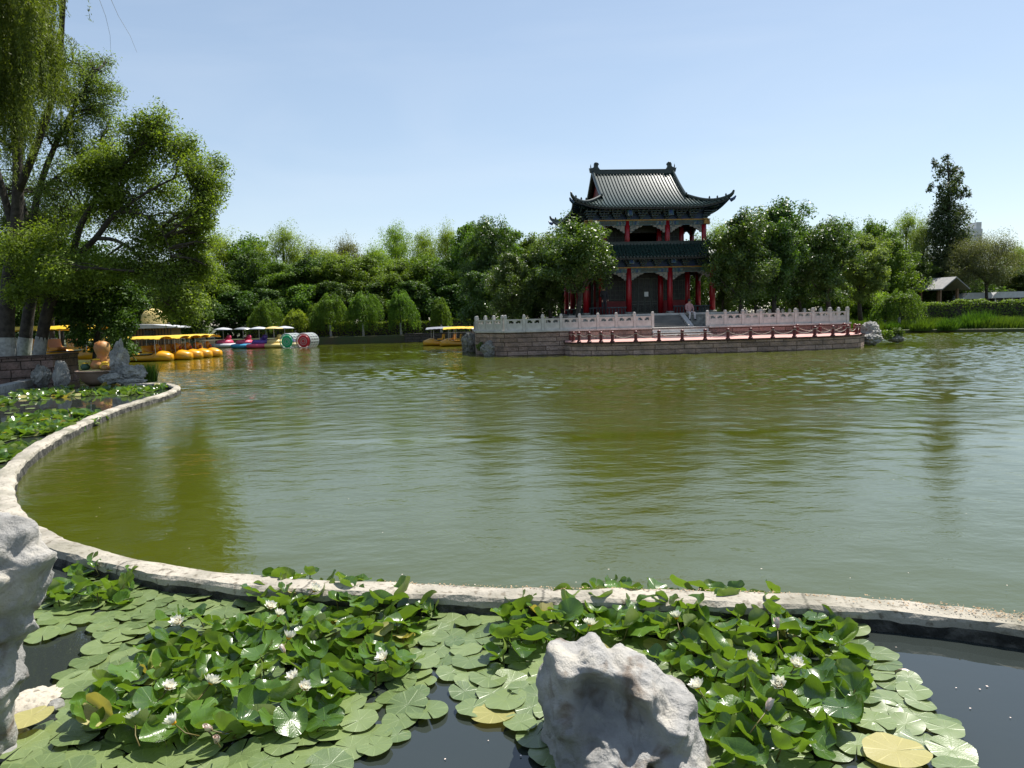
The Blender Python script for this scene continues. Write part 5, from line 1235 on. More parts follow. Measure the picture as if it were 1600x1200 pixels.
def roller(loc, rz, col, label):
    r = empty('water_roller', loc, rz, label, 'water roller', 'inflatable water rollers')
    def y_lathe(prof, n=24):
        mb = MB(); mb.lathe((0, 0, 0), prof, n); mb.v = [Vector((v.x, v.z, v.y + .62)) for v in mb.v]; return mb
    for k in range(7):
        mb = MB(); yy = -.75 + k * .25; mb.tube([(math.cos(t * PI / 12) * .66, yy, .62 + math.sin(t * PI / 12) * .66) for t in range(25)], .045, 6, cap=False); mb.build('tube_ring', 'pale' if k % 2 == 0 else 'roller_film', r, smooth=True)
    mb = MB()
    for k in range(16):
        a = 2 * PI * k / 16; mb.box((math.cos(a) * .66, 0, .62 + math.sin(a) * .66), (.06, 1.5, .03), ry=-a - PI / 2)
    mb.build('slats', 'roller_film', r)
    y_lathe([(.45, -.80), (.50, -.78), (.52, -.74), (.45, -.72)]).build('end_disc', col, r, smooth=False)
    for q in (.16, .30, .60): MB().tube([(math.cos(t * PI / 12) * q, -.81, .62 + math.sin(t * PI / 12) * q) for t in range(25)], .022, 5, cap=False).build('ring_band', 'pale' if q != .6 else col, r)
p_ = PD(456, 541.5, 61); roller((p_.x, p_.y, -.08), R(-12), 'roller_green', 'transparent water roller with a green end disc')
p_ = PD(481, 540.5, 61); roller((p_.x, p_.y, -.08), R(-10), 'roller_red', 'transparent water roller with a red end disc')
# kiosk with the pale yellow egg ---------------------------------------
D = 52; c = PD(247, 530, D); k_ = empty('kiosk', (c.x, D, .6), R(4), 'small wooden boat kiosk with a shallow grey roof', 'kiosk')
mb = MB(); wd = 2.6
mb.box((0, 0, .65), (wd, 1.8, 1.5))
mb.build('wall', 'wood', k_)
mb = MB()
for i in range(13): mb.box((-wd / 2 + wd * i / 12, -.93, .65), (.05, .04, 1.5))
mb.build('slats', 'dark_wood', k_)
MB().box((-.2, -.92, .75), (.7, .03, .9)).build('window', 'black_glass', k_)
mb = MB(); mb.prism([(-1.75, 1.35), (1.95, 1.35), (1.95, 1.42), (.2, 1.62), (-1.2, 1.66), (-1.75, 1.52)], -1.3, 1.2, 0, lambda p: Vector((p.x, p.z, p.y))); mb.build('roof', 'roof_light', k_)
c2_ = PD(241, 500, 53.5); MBe = MB(); MBe.ball((0, 0, 0), (.95, .8, .85), 20); e = MBe.build('yellow_dome', 'cream', smooth=True); e.location = c2_; e.location.z = PD(237, 506, 53.5).z + .3; tag(e, 'big pale yellow rounded dome peeping over the kiosk roof', 'dome')
MB().tube([(-.2, 0, -2.9), (-.2, 0, -.6)], .12, 8).build('post', 'wood', e)
# right side buildings --------------------------------------------------
D = 80; c = PD(1466, 490, D); zt = PD(1466, 436, D).z; ze = PD(1466, 452, D).z
pv = empty('garden_pavilion', (c.x, D, .5), R(20), 'small timber garden pavilion with a grey gabled roof below the poplar', 'pavilion')
for x in (-1.3, 1.3):
    for y in (-1.2, 1.2): MB().box((x, y, (ze - .5) / 2), (.22, .22, ze - .5)).build('post', 'wood', pv)
MB().box((0, 1.15, .9), (2.4, .08, 1.8)).build('wall', 'wood', pv)
mb = MB(); h1 = zt - .5; h0 = ze - .65
mb.prism([(-2.1, h0), (0, h1), (2.1, h0), (2.1, h0 + .12), (0, h1 + .14), (-2.1, h0 + .12)], -2.1, 2.1, 0, lambda p: Vector((p.x, p.z, p.y))); mb.build('roof', 'roof_grey', pv)
D = 84
for px, w_, lb in ((1515, 3.6, 'low white roofed shed under the half bare tree'), (1580, 6.5, 'long low shed with light roof at the right edge behind the hedge')):
    c = PD(px, 480, D); zt = PD(px, 458 if px < 1550 else 456, D).z
    s = empty('shed', (c.x, D, .5), R(3), lb, 'shed'); MB().box((0, 0, (zt - 1.2) / 2), (w_ * .94, 2, zt - 1.2)).build('wall', 'dark_wood', s)
    for k in range(int(w_)): MB().box((-w_ / 2 + .4 + k, -1.15, (zt - 1.2) / 2), (.10, .10, zt - 1.2)).build('post', 'white_stone', s)
    mb = MB(); mb.prism([(-w_ / 2 - .2, zt - 1.2), (w_ / 2 + .2, zt - 1.2), (w_ / 2 - .3, zt - .5), (-w_ / 2 + .6, zt - .5)], -1.4, 1.3, 0, lambda p: Vector((p.x, p.z, p.y))); mb.build('roof', 'roof_light', s)
# white tower block far away
D = 420; a = PD(1515, 400, D); b = PD(1534, 400, D); zt = PD(1528, 348, D).z
tb = empty('tower_block', ((a.x + b.x) / 2, D, .5), 0, 'pale high-rise block far behind the trees on the right', 'tower block')
wd = b.x - a.x
MB().box((0, 6, zt / 2 - 2), (wd, 12, zt - 4)).build('wall', 'far_wall', tb); MB().box((wd * .28, 6, zt / 2), (wd * .42, 10, zt)).build('stair_tower', 'far_wall', tb)
for r in range(5):
    for k in range(4): MB().box((-wd * .36 + k * wd * .22, -.02, zt - 8 - r * 3.1), (wd * .12, .12, 1.5)).build('window', 'window_dark', tb)
# ---------------------------------------------------------------- water lilies
def padmat(name, c1, c2, under, rough, spec, trans, tcol):
    m = bpy.data.materials.new(name); m.use_nodes = True; M[name] = m
    n = m.node_tree; b = n.nodes['Principled BSDF']; out = n.nodes['Material Output']; lk = n.links.new
    def N(t, **k):
        x = n.nodes.new(t)
        for a, v in k.items(): setattr(x, a, v)
        return x
    uv = N('ShaderNodeUVMap'); sx = N('ShaderNodeSeparateXYZ'); lk(uv.outputs[0], sx.inputs[0])
    at = N('ShaderNodeMath', operation='ARCTAN2'); lk(sx.outputs[1], at.inputs[0]); lk(sx.outputs[0], at.inputs[1])
    ml = N('ShaderNodeMath', operation='MULTIPLY'); ml.inputs[1].default_value = 9; lk(at.outputs[0], ml.inputs[0])
    sn = N('ShaderNodeMath', operation='SINE'); lk(ml.outputs[0], sn.inputs[0])
    vn = N('ShaderNodeMapRange'); vn.inputs[1].default_value = .90; vn.inputs[2].default_value = 1.0; lk(sn.outputs[0], vn.inputs[0])
    oi = N('ShaderNodeObjectInfo'); gi = N('ShaderNodeNewGeometry')
    tc = N('ShaderNodeTexCoord'); nz = N('ShaderNodeTexNoise'); nz.inputs['Scale'].default_value = 14; nz.inputs['Detail'].default_value = 4; lk(tc.outputs['Object'], nz.inputs[0])
    ad = N('ShaderNodeMath', operation='ADD'); lk(oi.outputs['Random'], ad.inputs[0]); lk(gi.outputs['Random Per Island'], ad.inputs[1])
    fr = N('ShaderNodeMath', operation='FRACT'); lk(ad.outputs[0], fr.inputs[0])
    a2 = N('ShaderNodeMath', operation='MULTIPLY_ADD'); a2.inputs[1].default_value = .6; lk(nz.outputs[0], a2.inputs[0]); 
    a3 = N('ShaderNodeMath', operation='MULTIPLY'); a3.inputs[1].default_value = .75; lk(fr.outputs[0], a3.inputs[0]); lk(a3.outputs[0], a2.inputs[2])
    mx = N('ShaderNodeMix', data_type='RGBA'); mx.inputs[6].default_value = (*c1, 1); mx.inputs[7].default_value = (*c2, 1); lk(a2.outputs[0], mx.inputs[0])
    mv = N('ShaderNodeMix', data_type='RGBA'); mv.inputs[7].default_value = (*[min(1, c * 1.5) for c in c2], 1)
    vs = N('ShaderNodeMath', operation='MULTIPLY'); vs.inputs[1].default_value = .35; lk(vn.outputs[0], vs.inputs[0]); lk(vs.outputs[0], mv.inputs[0]); lk(mx.outputs[2], mv.inputs[6])
    # brown spots
    n3 = N('ShaderNodeTexNoise'); n3.inputs['Scale'].default_value = 55; lk(tc.outputs['Object'], n3.inputs[0])
    sp = N('ShaderNodeMapRange'); sp.inputs[1].default_value = .70; sp.inputs[2].default_value = .74; lk(n3.outputs[0], sp.inputs[0])
    ms = N('ShaderNodeMix', data_type='RGBA'); ms.inputs[7].default_value = (.16, .13, .05, 1); lk(sp.outputs[0], ms.inputs[0]); lk(mv.outputs[2], ms.inputs[6])
    mb_ = N('ShaderNodeMix', data_type='RGBA'); mb_.inputs[7].default_value = (*under, 1); lk(gi.outputs['Backfacing'], mb_.inputs[0]); lk(ms.outputs[2], mb_.inputs[6])
    lk(mb_.outputs[2], b.inputs['Base Color']); b.inputs['Roughness'].default_value = rough; b.inputs['Specular IOR Level'].default_value = spec
    bp = N('ShaderNodeBump'); bp.inputs['Strength'].default_value = .3; bp.inputs['Distance'].default_value = .003
    bs = N('ShaderNodeMath', operation='MULTIPLY_ADD'); bs.inputs[1].default_value = 1.5; lk(nz.outputs[0], bs.inputs[0]); lk(vn.outputs[0], bs.inputs[2]); lk(bs.outputs[0], bp.inputs['Height']); lk(bp.outputs[0], b.inputs['Normal'])
    t = N('ShaderNodeBsdfTranslucent'); t.inputs[0].default_value = (*tcol, 1); x = N('ShaderNodeMixShader'); x.inputs[0].default_value = trans
    lk(b.outputs[0], x.inputs[1]); lk(t.outputs[0], x.inputs[2]); lk(x.outputs[0], out.inputs[0])
padmat('pad_flat', (.045, .085, .022), (.155, .205, .075), (.2, .16, .06), .36, .8, .10, (.3, .4, .05))
padmat('pad_raised', (.010, .038, .005), (.085, .165, .022), (.17, .22, .05), .27, .7, .25, (.22, .38, .02))
padmat('pad_yellow', (.26, .27, .08), (.42, .38, .16), (.38, .30, .09), .45, .3, .30, (.5, .42, .05))
def leaf_mesh(kind, seed, mname, segs=26, rings=5, stalk=True):
    rn = random.Random(seed); nx = noise.noise
    A, B_ = rn.uniform(.95, 1.08), rn.uniform(.88, .98); notch = rn.uniform(.03, .08); ph = rn.uniform(0, 9)
    V, UV, Fc = [], [], []
    fold = rn.uniform(.5, 1.15) if kind == 'fold' else 0; cup = rn.uniform(.25, .6) if kind == 'cup' else 0; wave = .05 if kind == 'flat' else rn.uniform(.10, .22)
    curl_a = rn.uniform(0, 6.28); curl = rn.uniform(.6, 1.5) if kind in ('curl', 'cup') else (rn.uniform(0, .12) if kind == 'flat' else .3)
    for i in range(rings + 1):
        r = (i / rings) ** .85
        for j in range(segs + 1):
            t = notch * (1 - .25 * r) + (2 * PI - 2 * notch * (1 - .25 * r)) * j / segs
            rr = r * (1 + .03 * math.sin(3 * t + ph) + .02 * math.sin(7 * t + ph) + .012 * rn.uniform(-1, 1) * (i == rings))
            rr *= 1 - .10 * math.exp(-((min(t, 2 * PI - t) - notch) / .11) ** 2) * r ** 3
            x, y = math.cos(t) * rr * A, math.sin(t) * rr * B_; UV.append((x, y))
            z = wave * r * r * math.sin(2 * t + ph) * .6 + wave * .5 * r ** 3 * math.sin(5 * t + ph * 2) + cup * r * r * .55
            d = x * math.cos(curl_a) + y * math.sin(curl_a)
            if d > .35: z += curl * (d - .35) ** 2 * 1.3; k = (d - .35) * .35 * min(1, curl); x -= math.cos(curl_a) * k; y -= math.sin(curl_a) * k
            if fold: 
                s = 1 if y > 0 else -1; yy = abs(y); y = s * yy * math.cos(fold * min(1, yy * 2.2)); z += yy * math.sin(fold * min(1, yy * 2.2)); z += .25 * x * x * (1 if rn else 1)
            z -= .03 * math.exp(-(r / .15) ** 2)
            V.append((x, y, z))
    s1 = segs + 1
    for i in range(rings):
        for j in range(segs): Fc.append((i * s1 + j, (i + 1) * s1 + j, (i + 1) * s1 + j + 1, i * s1 + j + 1))
    me = bpy.data.meshes.new('lily_pad'); me.from_pydata(V, [], Fc); ul = me.uv_layers.new(name='UVMap')
    for p in me.polygons:
        for li, vi in zip(p.loop_indices, p.vertices): ul.data[li].uv = UV[vi]
    me.materials.append(M[mname]); me.shade_smooth(); return me
FLAT = [leaf_mesh('flat', 100 + i, 'pad_flat') for i in range(9)]
RAIS = [leaf_mesh(('fold', 'cup', 'curl', 'curl')[i % 4], 200 + i, 'pad_raised') for i in range(16)]
YEL = [leaf_mesh(('flat', 'fold', 'curl')[i % 3], 300 + i, 'pad_yellow') for i in range(4)]
def inpoly(x, y, poly):
    c = False; n = len(poly)
    for i in range(n):
        x1, y1 = poly[i]; x2, y2 = poly[(i + 1) % n]
        if (y1 > y) != (y2 > y) and x < (x2 - x1) * (y - y1) / (y2 - y1) + x1: c = not c
    return c
OUT = [(80, 905), (120, 885), (200, 908), (330, 930), (420, 922), (560, 935), (640, 955), (700, 966), (790, 964), (850, 945), (950, 935), (1060, 940), (1180, 945), (1250, 975), (1300, 982), (1345, 990), (1350, 1012), (1390, 1040), (1440, 1066), (1430, 1090), (1480, 1130), (1515, 1200), (1530, 1290), (-40, 1290), (10, 1200), (24, 1172), (100, 1120), (110, 1090), (100, 1062), (155, 1010), (165, 990), (140, 982), (60, 1000), (38, 985), (70, 940)]
HOLE = [(540, 1205), (565, 1185), (620, 1162), (675, 1122), (680, 1085), (695, 1066), (716, 1070), (727, 1112), (760, 1125), (800, 1132), (850, 1165), (860, 1300), (500, 1300)]
RA = [(390, 912), (600, 928), (690, 965), (640, 1000), (650, 1055), (540, 1110), (510, 1150), (330, 1180), (150, 1170), (110, 1125), (210, 1050), (260, 985), (390, 975)]
RB = [(800, 962), (960, 930), (1190, 940), (1320, 1000), (1350, 1060), (1330, 1150), (1280, 1200), (1110, 1215), (1100, 1100), (1060, 1060), (880, 1010), (790, 1060), (760, 1030)]
RC = [(75, 885), (130, 890), (210, 910), (190, 950), (80, 960)]
def w2p(x, y):
    v = Vector((x, y, 0)) - CAM; d = v.dot(fw); return 800 + F * v.dot(rt) / d, 600 - F * v.dot(up) / d
toP = lambda poly: [tuple(PZ(*p, 0)[:2]) for p in poly]
oW, hW, aW, bW, cW = map(toP, (OUT, HOLE, RA, RB, RC))
def scatter(md, n, test):
    pts = []; cell = {}
    for _ in range(n):
        x, y = random.uniform(-3.6, 4.6), random.uniform(1.9, 6.2)
        if not test(x, y): continue
        k = (int(x / md + 100), int(y / md)); ok = True
        for i in (-1, 0, 1):
            for j in (-1, 0, 1):
                for q in cell.get((k[0] + i, k[1] + j), ()):
                    if (q[0] - x) ** 2 + (q[1] - y) ** 2 < md * md: ok = False
        if ok: cell.setdefault(k, []).append((x, y)); pts.append((x, y))
    return pts
random.seed(21)
flat = scatter(.110, 60000, lambda x, y: inpoly(x, y, oW) and not inpoly(x, y, hW))
rais = scatter(.084, 60000, lambda x, y: (inpoly(x, y, aW) or inpoly(x, y, bW) or inpoly(x, y, cW)) and not inpoly(x, y, hW) and fbm((x * 1.6, y * 1.6, 8), 2) > -.42)
pads = []
for x, y in flat:
    inside = inpoly(x, y, aW) or inpoly(x, y, bW)
    r = random.uniform(.08, .117) * (1.0 if random.random() < .85 else .7)
    pads.append((x, y, .014 + random.random() * .022, r, 'flat', random.gauss(0, .07), random.gauss(0, .07), random.uniform(0, 6.28)))
for x, y in rais:
    r = random.uniform(.064, .108); z = random.uniform(.03, .13)
    az = random.gauss(PI * .9, 1.2); tilt = abs(random.gauss(.5, .4)); tilt = min(tilt, 1.35)
    pads.append((x, y, z, r, 'raised', tilt * math.cos(az), tilt * math.sin(az), random.uniform(0, 6.28)))
pads.sort(key=lambda p: -(p[3] ** 2) / ((p[0] ** 2 + p[1] ** 2 + 4)) * (1.0 if p[1] > 2.45 and abs(w2p(p[0], p[1])[0] - 800) < 830 and w2p(p[0], p[1])[1] < 1215 else .01))
def region(px, py):
    L_ = [(170, 990, 'beside the tall left rock'), (420, 1000, 'below the rim at upper left'), (680, 1000, 'by the rim above the left clump'), (860, 1060, 'between the two clumps'), (1110, 1000, 'behind the pale centre rock'), (1400, 1010, 'by the rim above the right clump'),
          (150, 1120, 'near the dark water by the left rock'), (330, 1090, 'in the heart of the left clump'), (520, 1090, 'in the middle of the left clump'), (720, 1110, 'at the right edge of the left clump'), (860, 1300, 'just left of the pale centre rock'), (1230, 1100, 'right of the pale centre rock'), (1400, 1100, 'inside the right clump'), (1600, 1130, 'by the open water at right'),
          (200, 1300, 'at the lower left corner of the pond'), (400, 1300, 'at the bottom of the left clump'), (600, 1300, 'at the bottom by the dark gap'), (1250, 1300, 'below right of the centre rock'), (1700, 1300, 'at the lower right corner of the pond')]
    for a, b, s in L_:
        if px < a and py < b: return s
    return 'in the lily pond'
allp = []
for i, (x, y, z, r, kd, tx, ty, rz) in enumerate(pads):
    me = random.choice(FLAT if kd == 'flat' else RAIS)
    yel = random.random() < .022
    if yel: me = random.choice(YEL)
    mat4 = Matrix.Translation((x, y, z)) @ Matrix.Rotation(tx, 4, 'X') @ Matrix.Rotation(ty, 4, 'Y') @ Matrix.Rotation(rz, 4, 'Z') @ Matrix.Scale(r, 4)
    if i < 292:
        o = bpy.data.objects.new('lily_pad', me); COL.objects.link(o); o.matrix_world = mat4
        px, py = w2p(x, y)
        shape = {'flat': 'flat green lily pad lying on the water ', 'raised': 'glossy lily leaf raised above the water '}[kd]
        if yel: shape = 'yellowing lily pad '
        elif kd == 'raised' and me in RAIS[0::4]: shape = 'green lily leaf folded along its middle '
        elif kd == 'raised' and me in RAIS[1::4]: shape = 'cup shaped green lily leaf '
        elif kd == 'flat' and r < .1: shape = 'small flat lily pad '
        tag(o, shape + region(px, py), 'lily pad', 'water lily pads in the near pond')
    else: allp.append((me, mat4))
def merge(name, items, mats, label):
    V, Fc, UV, MI = [], [], [], []
    for me, mt in items:
        b = len(V); V += [tuple(mt @ v.co) for v in me.vertices]; mi = mats.index(me.materials[0].name); u = me.uv_layers[0].data
        for p in me.polygons: Fc.append([b + k for k in p.vertices]); MI.append(mi); UV += [tuple(u[l].uv) for l in p.loop_indices]
    me = bpy.data.meshes.new(name); me.from_pydata(V, [], Fc); ul = me.uv_layers.new(name='UVMap'); ul.data.foreach_set('uv', [c for q in UV for c in q])
    for m_ in mats: me.materials.append(M[m_])
    me.polygons.foreach_set('material_index', MI); me.shade_smooth(); o = bpy.data.objects.new(name, me); COL.objects.link(o); return tag(o, label, 'lily pads', kind='stuff')
merge('lily_pads', allp, ['pad_flat', 'pad_raised', 'pad_yellow'], 'the many smaller water lily pads filling the near pond')
# big yellowed pads lying at the lower corners
for px, py, r, s, lb in ((1400, 1172, .14, 0, 'large pale yellow lily pad with a thin stalk lying on it, lower right'), (50, 1128, .10, 1, 'pale yellow lily pad on the tan ledge below the left rock'), (157, 1128, .095, 2, 'upright yellow-green fan shaped lily leaf in the lower left')):
    c = PZ(px, py, .06); o = bpy.data.objects.new('lily_pad', YEL[(0, 0, 1)[s]]); COL.objects.link(o)
    o.matrix_world = Matrix.Translation(c + Vector((0, 0, .03 * s))) @ Matrix.Rotation((0, 0, 1.0)[s], 4, 'X') @ Matrix.Rotation(s * 1.3, 4, 'Z') @ Matrix.Scale(r, 4); tag(o, lb, 'lily pad', 'water lily pads in the near pond')
# stalks under the raised leaves
mb = MB()
for x, y, z, r, kd, tx, ty, rz in pads:
    if kd == 'raised' and random.random() < .55: mb.tube([(x, y, z), (x + random.uniform(-.05, .05), y + random.uniform(-.05, .05), z * .4), (x + random.uniform(-.12, .12), y + random.uniform(-.1, .1), -.03)], [.0045] * 3, 4, cap=False)
tag(mb.build('lily_stalks', 'stalk', smooth=True), 'thin brownish stalks under the raised lily leaves', 'stalks', kind='stuff')
# blossoms
def blossom(seed, openness):
    rn = random.Random(seed); root = empty('water_lily', (0, 0, -400), 0)
    mb = MB()
    for ring, (n, tilt, ln) in enumerate(((9, .30, 1.0), (9, .62, .92), (7, .98, .75))):
        for k in range(n):
            a = 2 * PI * (k + ring * .5) / n + rn.uniform(-.1, .1); el = tilt * openness[0] + openness[1] + rn.uniform(-.08, .08); L_ = .066 * ln * rn.uniform(.9, 1.08)
            b = len(mb.v)
            for i in range(6):
                t = i / 5; wd = .0145 * math.sin(PI * min(1, .12 + t * .88)) ** .75 * (1 if i < 5 else .05); rr = L_ * t; e = el + .35 * (t - .3)
                c = Vector((math.cos(a) * rr * math.cos(e), math.sin(a) * rr * math.cos(e), .012 + rr * math.sin(e))); s = Vector((-math.sin(a), math.cos(a), 0)); u = Vector((-math.cos(a) * math.sin(e), -math.sin(a) * math.sin(e), math.cos(e)))
                mb.v += [c - s * wd + u * wd * .4, c, c + s * wd + u * wd * .4]
            for i in range(5): mb.face((b + 3 * i, b + 3 * i + 1, b + 3 * i + 4, b + 3 * i + 3)); mb.face((b + 3 * i + 1, b + 3 * i + 2, b + 3 * i + 5, b + 3 * i + 4))
    mb.build('petals', 'petal', root, smooth=True, fix=False)
    mb = MB()
    for k in range(26 if seed < 3 else 4):
        a = k * 2.4; q = math.sqrt(k / 26) * .018; mb.tube([(math.cos(a) * q * .5, math.sin(a) * q * .5, .012), (math.cos(a) * q * 1.2, math.sin(a) * q * 1.2, .034)], [.0036, .0022], 4)
    mb.build('stamens', 'stamen', root); MB().tube([(0, 0, .012), (.01, .02, -.06), (.0, .06, -.12)], .0035, 5).build('stalk', 'stalk', root, smooth=True)
    return root
BL = [blossom(1, (1, .1)), blossom(2, (.8, .35)), blossom(3, (.45, .95))]
fl = [(278, 975, 0, 'white water lily between two raised leaves in the upper left clump'), (420, 952, 0, 'white water lily highest in the left clump, yellow centre towards the viewer'), (434, 965, 1, 'smaller white water lily just below the highest left one'), (449, 1002, 1, 'white water lily with pointed petals in the middle of the left clump'), (446, 1022, 2, 'half closed white water lily under the pointed one'), (600, 1033, 0, 'white water lily alone at the right edge of the left clump'),
      (462, 1063, 1, 'upper bloom of the touching pair in the left clump'), (473, 1079, 1, 'lower bloom of the touching pair in the left clump'), (262, 1079, 0, 'white water lily with bright yellow centre left of the heart of the clump'), (327, 1073, 0, 'small white water lily right of the bright yellow centred one'), (212, 1130, 0, 'white water lily with brownish centre near the yellow fan leaf'), (275, 1134, 1, 'largest side-on white water lily at the lower left'),
      (333, 1143, 2, 'closed whitish bud, upper of two at the lower left'), (340, 1163, 2, 'closed whitish bud, lower of two at the lower left'), (489, 926, 1, 'white water lily peeping over leaves against the rim'), (921, 981, 0, 'white water lily just above the pale centre rock'), (1058, 970, 1, 'white water lily leaning among leaves behind the centre rock'), (1092, 1079, 0, 'white water lily touching the right side of the centre rock'),
      (1218, 1074, 1, 'white water lily side-on in the middle of the right clump'), (1241, 1044, 1, 'white water lily on a yellowish leaf in the right clump'), (1168, 1033, 1, 'white water lily partly behind a leaf in the right clump'), (1197, 1114, 2, 'closed pinkish bud among dark leaves right of the centre rock'), (1215, 985, 2, 'half open white bud near the rim in the right clump')]
for i, (px, py, k, lb) in enumerate(fl):
    c = PZ(px, py, .15); r = dup(BL[k], c, i * 1.1, random.uniform(.78, .98), lb); r.rotation_euler = (R(random.uniform(20, 42)), R(random.uniform(-12, 12)), i * 1.0)
    r['category'] = 'water lily'; r['group'] = 'white water lilies'
    if k == 2:
        for ch in r.children:
            if ch.name.startswith('petals'): ch.material_slots[0].link = 'OBJECT'; ch.material_slots[0].material = M['petal_pinkish']
for b in BL: PROTO[b.name + 'x'] = b
# ---------------------------------------------------------------- far lily patches in the pond
items = []; lowm = [leaf_mesh('flat', 400 + i, 'pad_flat', 10, 2) for i in range(3)] + [leaf_mesh(('cup', 'curl', 'fold')[i], 410 + i, 'pad_raised', 10, 2) for i in range(3)] + [leaf_mesh('flat', 420, 'pad_yellow', 10, 2)]
patches = [([(-40, 640), (40, 612), (130, 606), (250, 603), (262, 608), (205, 620), (130, 625), (60, 626), (0, 634)], 520), ([(-60, 690), (-40, 668), (20, 660), (70, 650), (120, 648), (165, 654), (140, 668), (85, 686), (20, 690), (-30, 696)], 620), ([(-80, 730), (-60, 712), (0, 706), (50, 702), (35, 716), (5, 722), (-40, 735)], 260), ([(-60, 606), (0, 622), (60, 640), (0, 652), (-60, 660)], 60)]
for poly, n in patches:
    pw = toP(poly); xs = [p[0] for p in pw]; ys = [p[1] for p in pw]; k = 0
    while k < n:
        x, y = random.uniform(min(xs), max(xs)), random.uniform(min(ys), max(ys))
        if not inpoly(x, y, pw) or fbm((x * 1.1, y * 1.1, 2), 3) < -.02 + .25 * math.sin(y * 2.2): continue
        k += 1; up_ = random.random() < .55; me = lowm[6] if random.random() < .05 else random.choice(lowm[3:6] if up_ else lowm[:3]); t = .5 if up_ else .04
        items.append((me, Matrix.Translation((x, y, random.uniform(.02, .09 if up_ else .04))) @ Matrix.Rotation(random.gauss(0, t), 4, 'X') @ Matrix.Rotation(random.gauss(0, t), 4, 'Y') @ Matrix.Rotation(random.uniform(0, 6.28), 4, 'Z') @ Matrix.Scale(random.uniform(.10, .14), 4)))
merge('lily_pads', items, ['pad_flat', 'pad_raised', 'pad_yellow'], 'far beds of water lilies in the left part of the pond')
# tiny petals and bits floating
v = []
for _ in range(45):
    px, py = random.uniform(560, 1590), random.uniform(1010, 1195); c = PZ(px, py, .012)
    if not inpoly(c.x, c.y, oW) or inpoly(c.x, c.y, hW): v.append(tuple(c))
for _ in range(45): c = PZ(random.uniform(100, 1590), random.uniform(660, 930), .008); v.append(tuple(c))
v = np.array(v); o = bpy.data.objects.new('floating_bits', qmesh('floating_bits', quads(v, np.tile([0, 0, 1.], (len(v), 1)), .013, .7), 'petal_pinkish')); COL.objects.link(o); tag(o, 'pale petals and fluff floating on the water', 'floating bits', kind='stuff')
# ---------------------------------------------------------------- scholar rocks in the foreground
def plane_rock(name, D, outline, centre, depth, dents, label, mname, seed, nt=190, ns=60, amp=.035):
    C = PD(*centre, D); o2 = [PD(x, y, D) for x, y in outline]; pol = sorted(((math.atan2(p.z - C.z, p.x - C.x), math.hypot(p.x - C.x, p.z - C.z)) for p in o2))
    # dense closed outline, sampled by angle
    seg = [(p.x - C.x, p.z - C.z) for p in o2]
    def rad(t):
        best = 0; dx, dz = math.cos(t), math.sin(t)
        for i in range(len(seg)):
            x1, z1 = seg[i]; x2, z2 = seg[(i + 1) % len(seg)]; ex, ez = x2 - x1, z2 - z1; den = dx * ez - dz * ex
            if abs(den) < 1e-9: continue
            s = (x1 * ez - z1 * ex) / den; u = (x1 * dz - z1 * dx) / den
            if s > 0 and -1e-6 <= u <= 1 + 1e-6: best = max(best, s)
        return best
    rr = [rad(2 * PI * k / nt) for k in range(nt)]; rr = [(rr[k - 1] * .2 + rr[k] * .6 + rr[(k + 1) % nt] * .2) for k in range(nt)]
    dl = [(PD(x, y, D) - C, r / F * D, a) for x, y, r, a in dents]
    V, Fc = [], []
    for side in (-1, 1):
        for i in range(ns + 1):
            s = math.sin(PI / 2 * i / ns) if side < 0 else math.sin(PI / 2 * i / ns)
            for k in range(nt):
                t = 2 * PI * k / nt; x, z = math.cos(t) * rr[k] * s, math.sin(t) * rr[k] * s
                dp = depth * math.sqrt(max(0, 1 - s ** 2.6)); y = side * dp
                if side < 0:
                    for c, r, a in dl: y += a * math.exp(-((x - c.x) ** 2 + (z - c.z) ** 2) / (r * r)) * (1 - s ** 6)
                q = Vector((x, y, z)); nv = Vector((x, y * 1.5, z)); nv = nv.normalized() if nv.length > 0 else Vector((0, side, 0))
                e = amp * fbm((x * 3.2 + seed, y * 3.2, z * 3.2), 5) - amp * .9 * abs(fbm((x * 6 + seed, y * 6, z * 5), 3)) + .012 * fbm((x * 15 + seed, y * 15, z * 15), 3) - .022 * abs(fbm((x * 7, y * 7 + seed, z * 10), 4)) + .075 * (noise.voronoi(Vector((x * 4.2 + seed, y * 4.2, z * 4.2 + .3 * x)))[0][0] - .55) + .03 * (noise.voronoi(Vector((x * 11, y * 11 + seed, z * 13)))[0][0] - .5) - amp * .5 * max(0, .12 - abs(fbm((x * 2.1, y * 2.1 + seed, z * 3.3), 2))) * 6
                V.append(C + q + nv * e)
    w_ = nt
    for side in range(2):
        b = side * (ns + 1) * nt
        for i in range(ns):
            for k in range(nt): Fc.append((b + i * w_ + k, b + i * w_ + (k + 1) % w_, b + (i + 1) * w_ + (k + 1) % w_, b + (i + 1) * w_ + k))
    me = bpy.data.meshes.new(name); me.from_pydata([tuple(v) for v in V], [], Fc); bm = bmesh.new(); bm.from_mesh(me); bmesh.ops.remove_doubles(bm, verts=bm.verts, dist=2e-4); bmesh.ops.recalc_face_normals(bm, faces=bm.faces); bm.to_mesh(me); bm.free()
    me.materials.append(M[mname]); me.shade_smooth(); o = bpy.data.objects.new(name, me); COL.objects.link(o); tag(o, label, 'rock'); return o

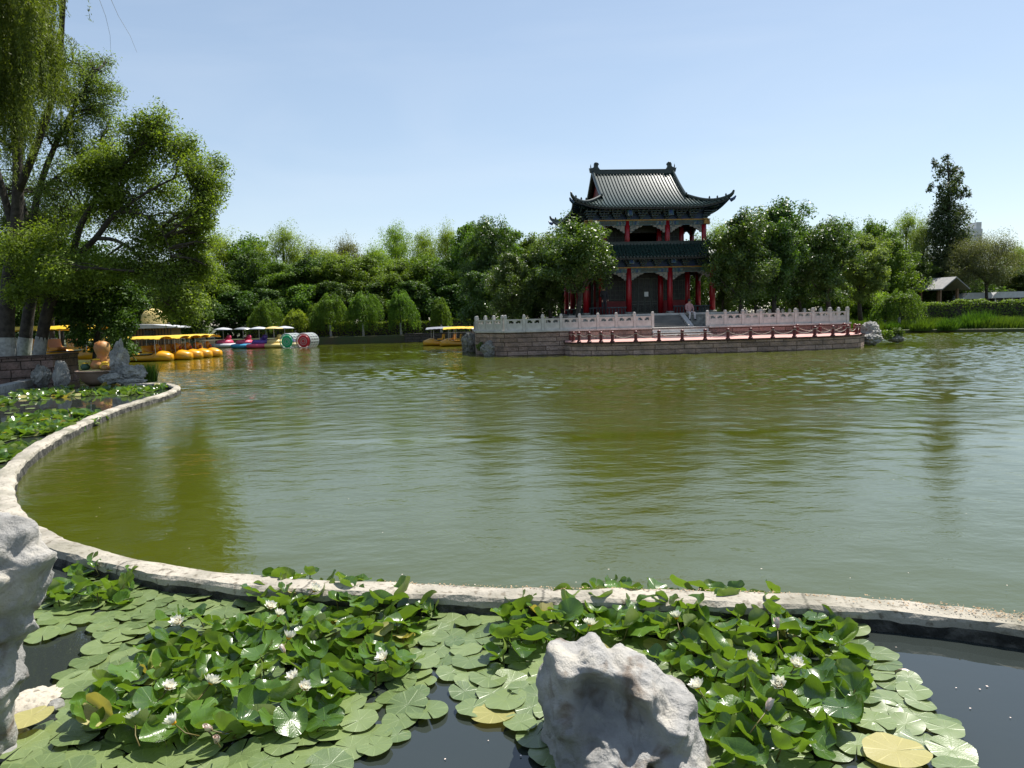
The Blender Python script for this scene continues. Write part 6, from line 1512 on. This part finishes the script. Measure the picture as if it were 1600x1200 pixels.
plane_rock('rock', 3.15, [(850, 1190), (848, 1130), (846, 1080), (850, 1040), (855, 1008), (868, 1003), (882, 1010), (895, 1008), (905, 998), (922, 994), (940, 1005), (955, 1030), (970, 1025), (990, 1027), (1015, 1035), (1035, 1055), (1048, 1070), (1075, 1071), (1085, 1085), (1090, 1120), (1092, 1130), (1105, 1150), (1112, 1180), (1125, 1280), (1060, 1330), (870, 1330)], (975, 1150), .34,
           [(935, 1075, 50, .26), (985, 1100, 32, .18), (900, 1050, 30, .10), (1000, 1052, 22, -.05), (1045, 1085, 26, -.09), (930, 1175, 34, -.12), (998, 1150, 12, .10), (1050, 1165, 34, -.13), (985, 1135, 10, -.03), (880, 1130, 22, .04)], 'pale hollowed rock rising from the lilies in the centre foreground', 'lake_stone', 3, amp=.02)
plane_rock('rock', 3.15, [(-290, 1330), (-300, 900), (-220, 770), (-120, 750), (-50, 775), (-10, 800), (12, 800), (32, 806), (50, 820), (60, 834), (56, 848), (86, 864), (84, 876), (68, 884), (74, 905), (64, 930), (46, 962), (46, 990), (32, 1010), (24, 1040), (32, 1075), (20, 1110), (6, 1145), (0, 1330)], (-100, 980), .24,
           [(20, 960, 30, .10), (-10, 1020, 30, .10), (40, 850, 20, -.05), (0, 880, 40, -.06), (10, 1080, 26, -.04), (50, 885, 14, .05)], 'tall pale weathered rock cut by the left edge of the picture', 'lake_stone', 11, amp=.03)
rock_blob('ledge', PZ(48, 1108, -.02), (.17, .22, .07), 'tan ledge stone just above the water at the foot of the left rock', 'concrete', 5, rough=.2, cat='ledge')
rock_blob('pebble', PZ(88, 1104, .02), (.04, .045, .04), 'grey pebble on the tan ledge by the left rock', 'rock_grey', 6, rough=.1, sub=3)
rock_blob('rock', PZ(22, 1152, .0), (.07, .06, .06), 'small pale stone at the lower left below the tan ledge', 'lake_stone', 7, rough=.2, sub=3); rock_blob('rock', PZ(2, 1182, .0), (.08, .07, .07), 'small grey stone at the very lower left corner', 'rock', 8, rough=.2, sub=3)
for i, (px, py) in enumerate(((1462, 1142), (832, 1158), (1412, 1052))): rock_blob('dead_pad', PZ(px, py, .0), (.05, .04, .02), ['curled beige dead pad at the right edge of the right clump', 'curled beige dead pad left of the centre rock', 'small yellowish dead pad at the open water in the right clump'][i], 'petal_pinkish', i + 20, rough=.2, sub=3, cat='dead leaf')
# ---------------------------------------------------------------- drop the unused sources
for r in PROTO.values():
    for ch in list(r.children): bpy.data.objects.remove(ch)
    bpy.data.objects.remove(r)
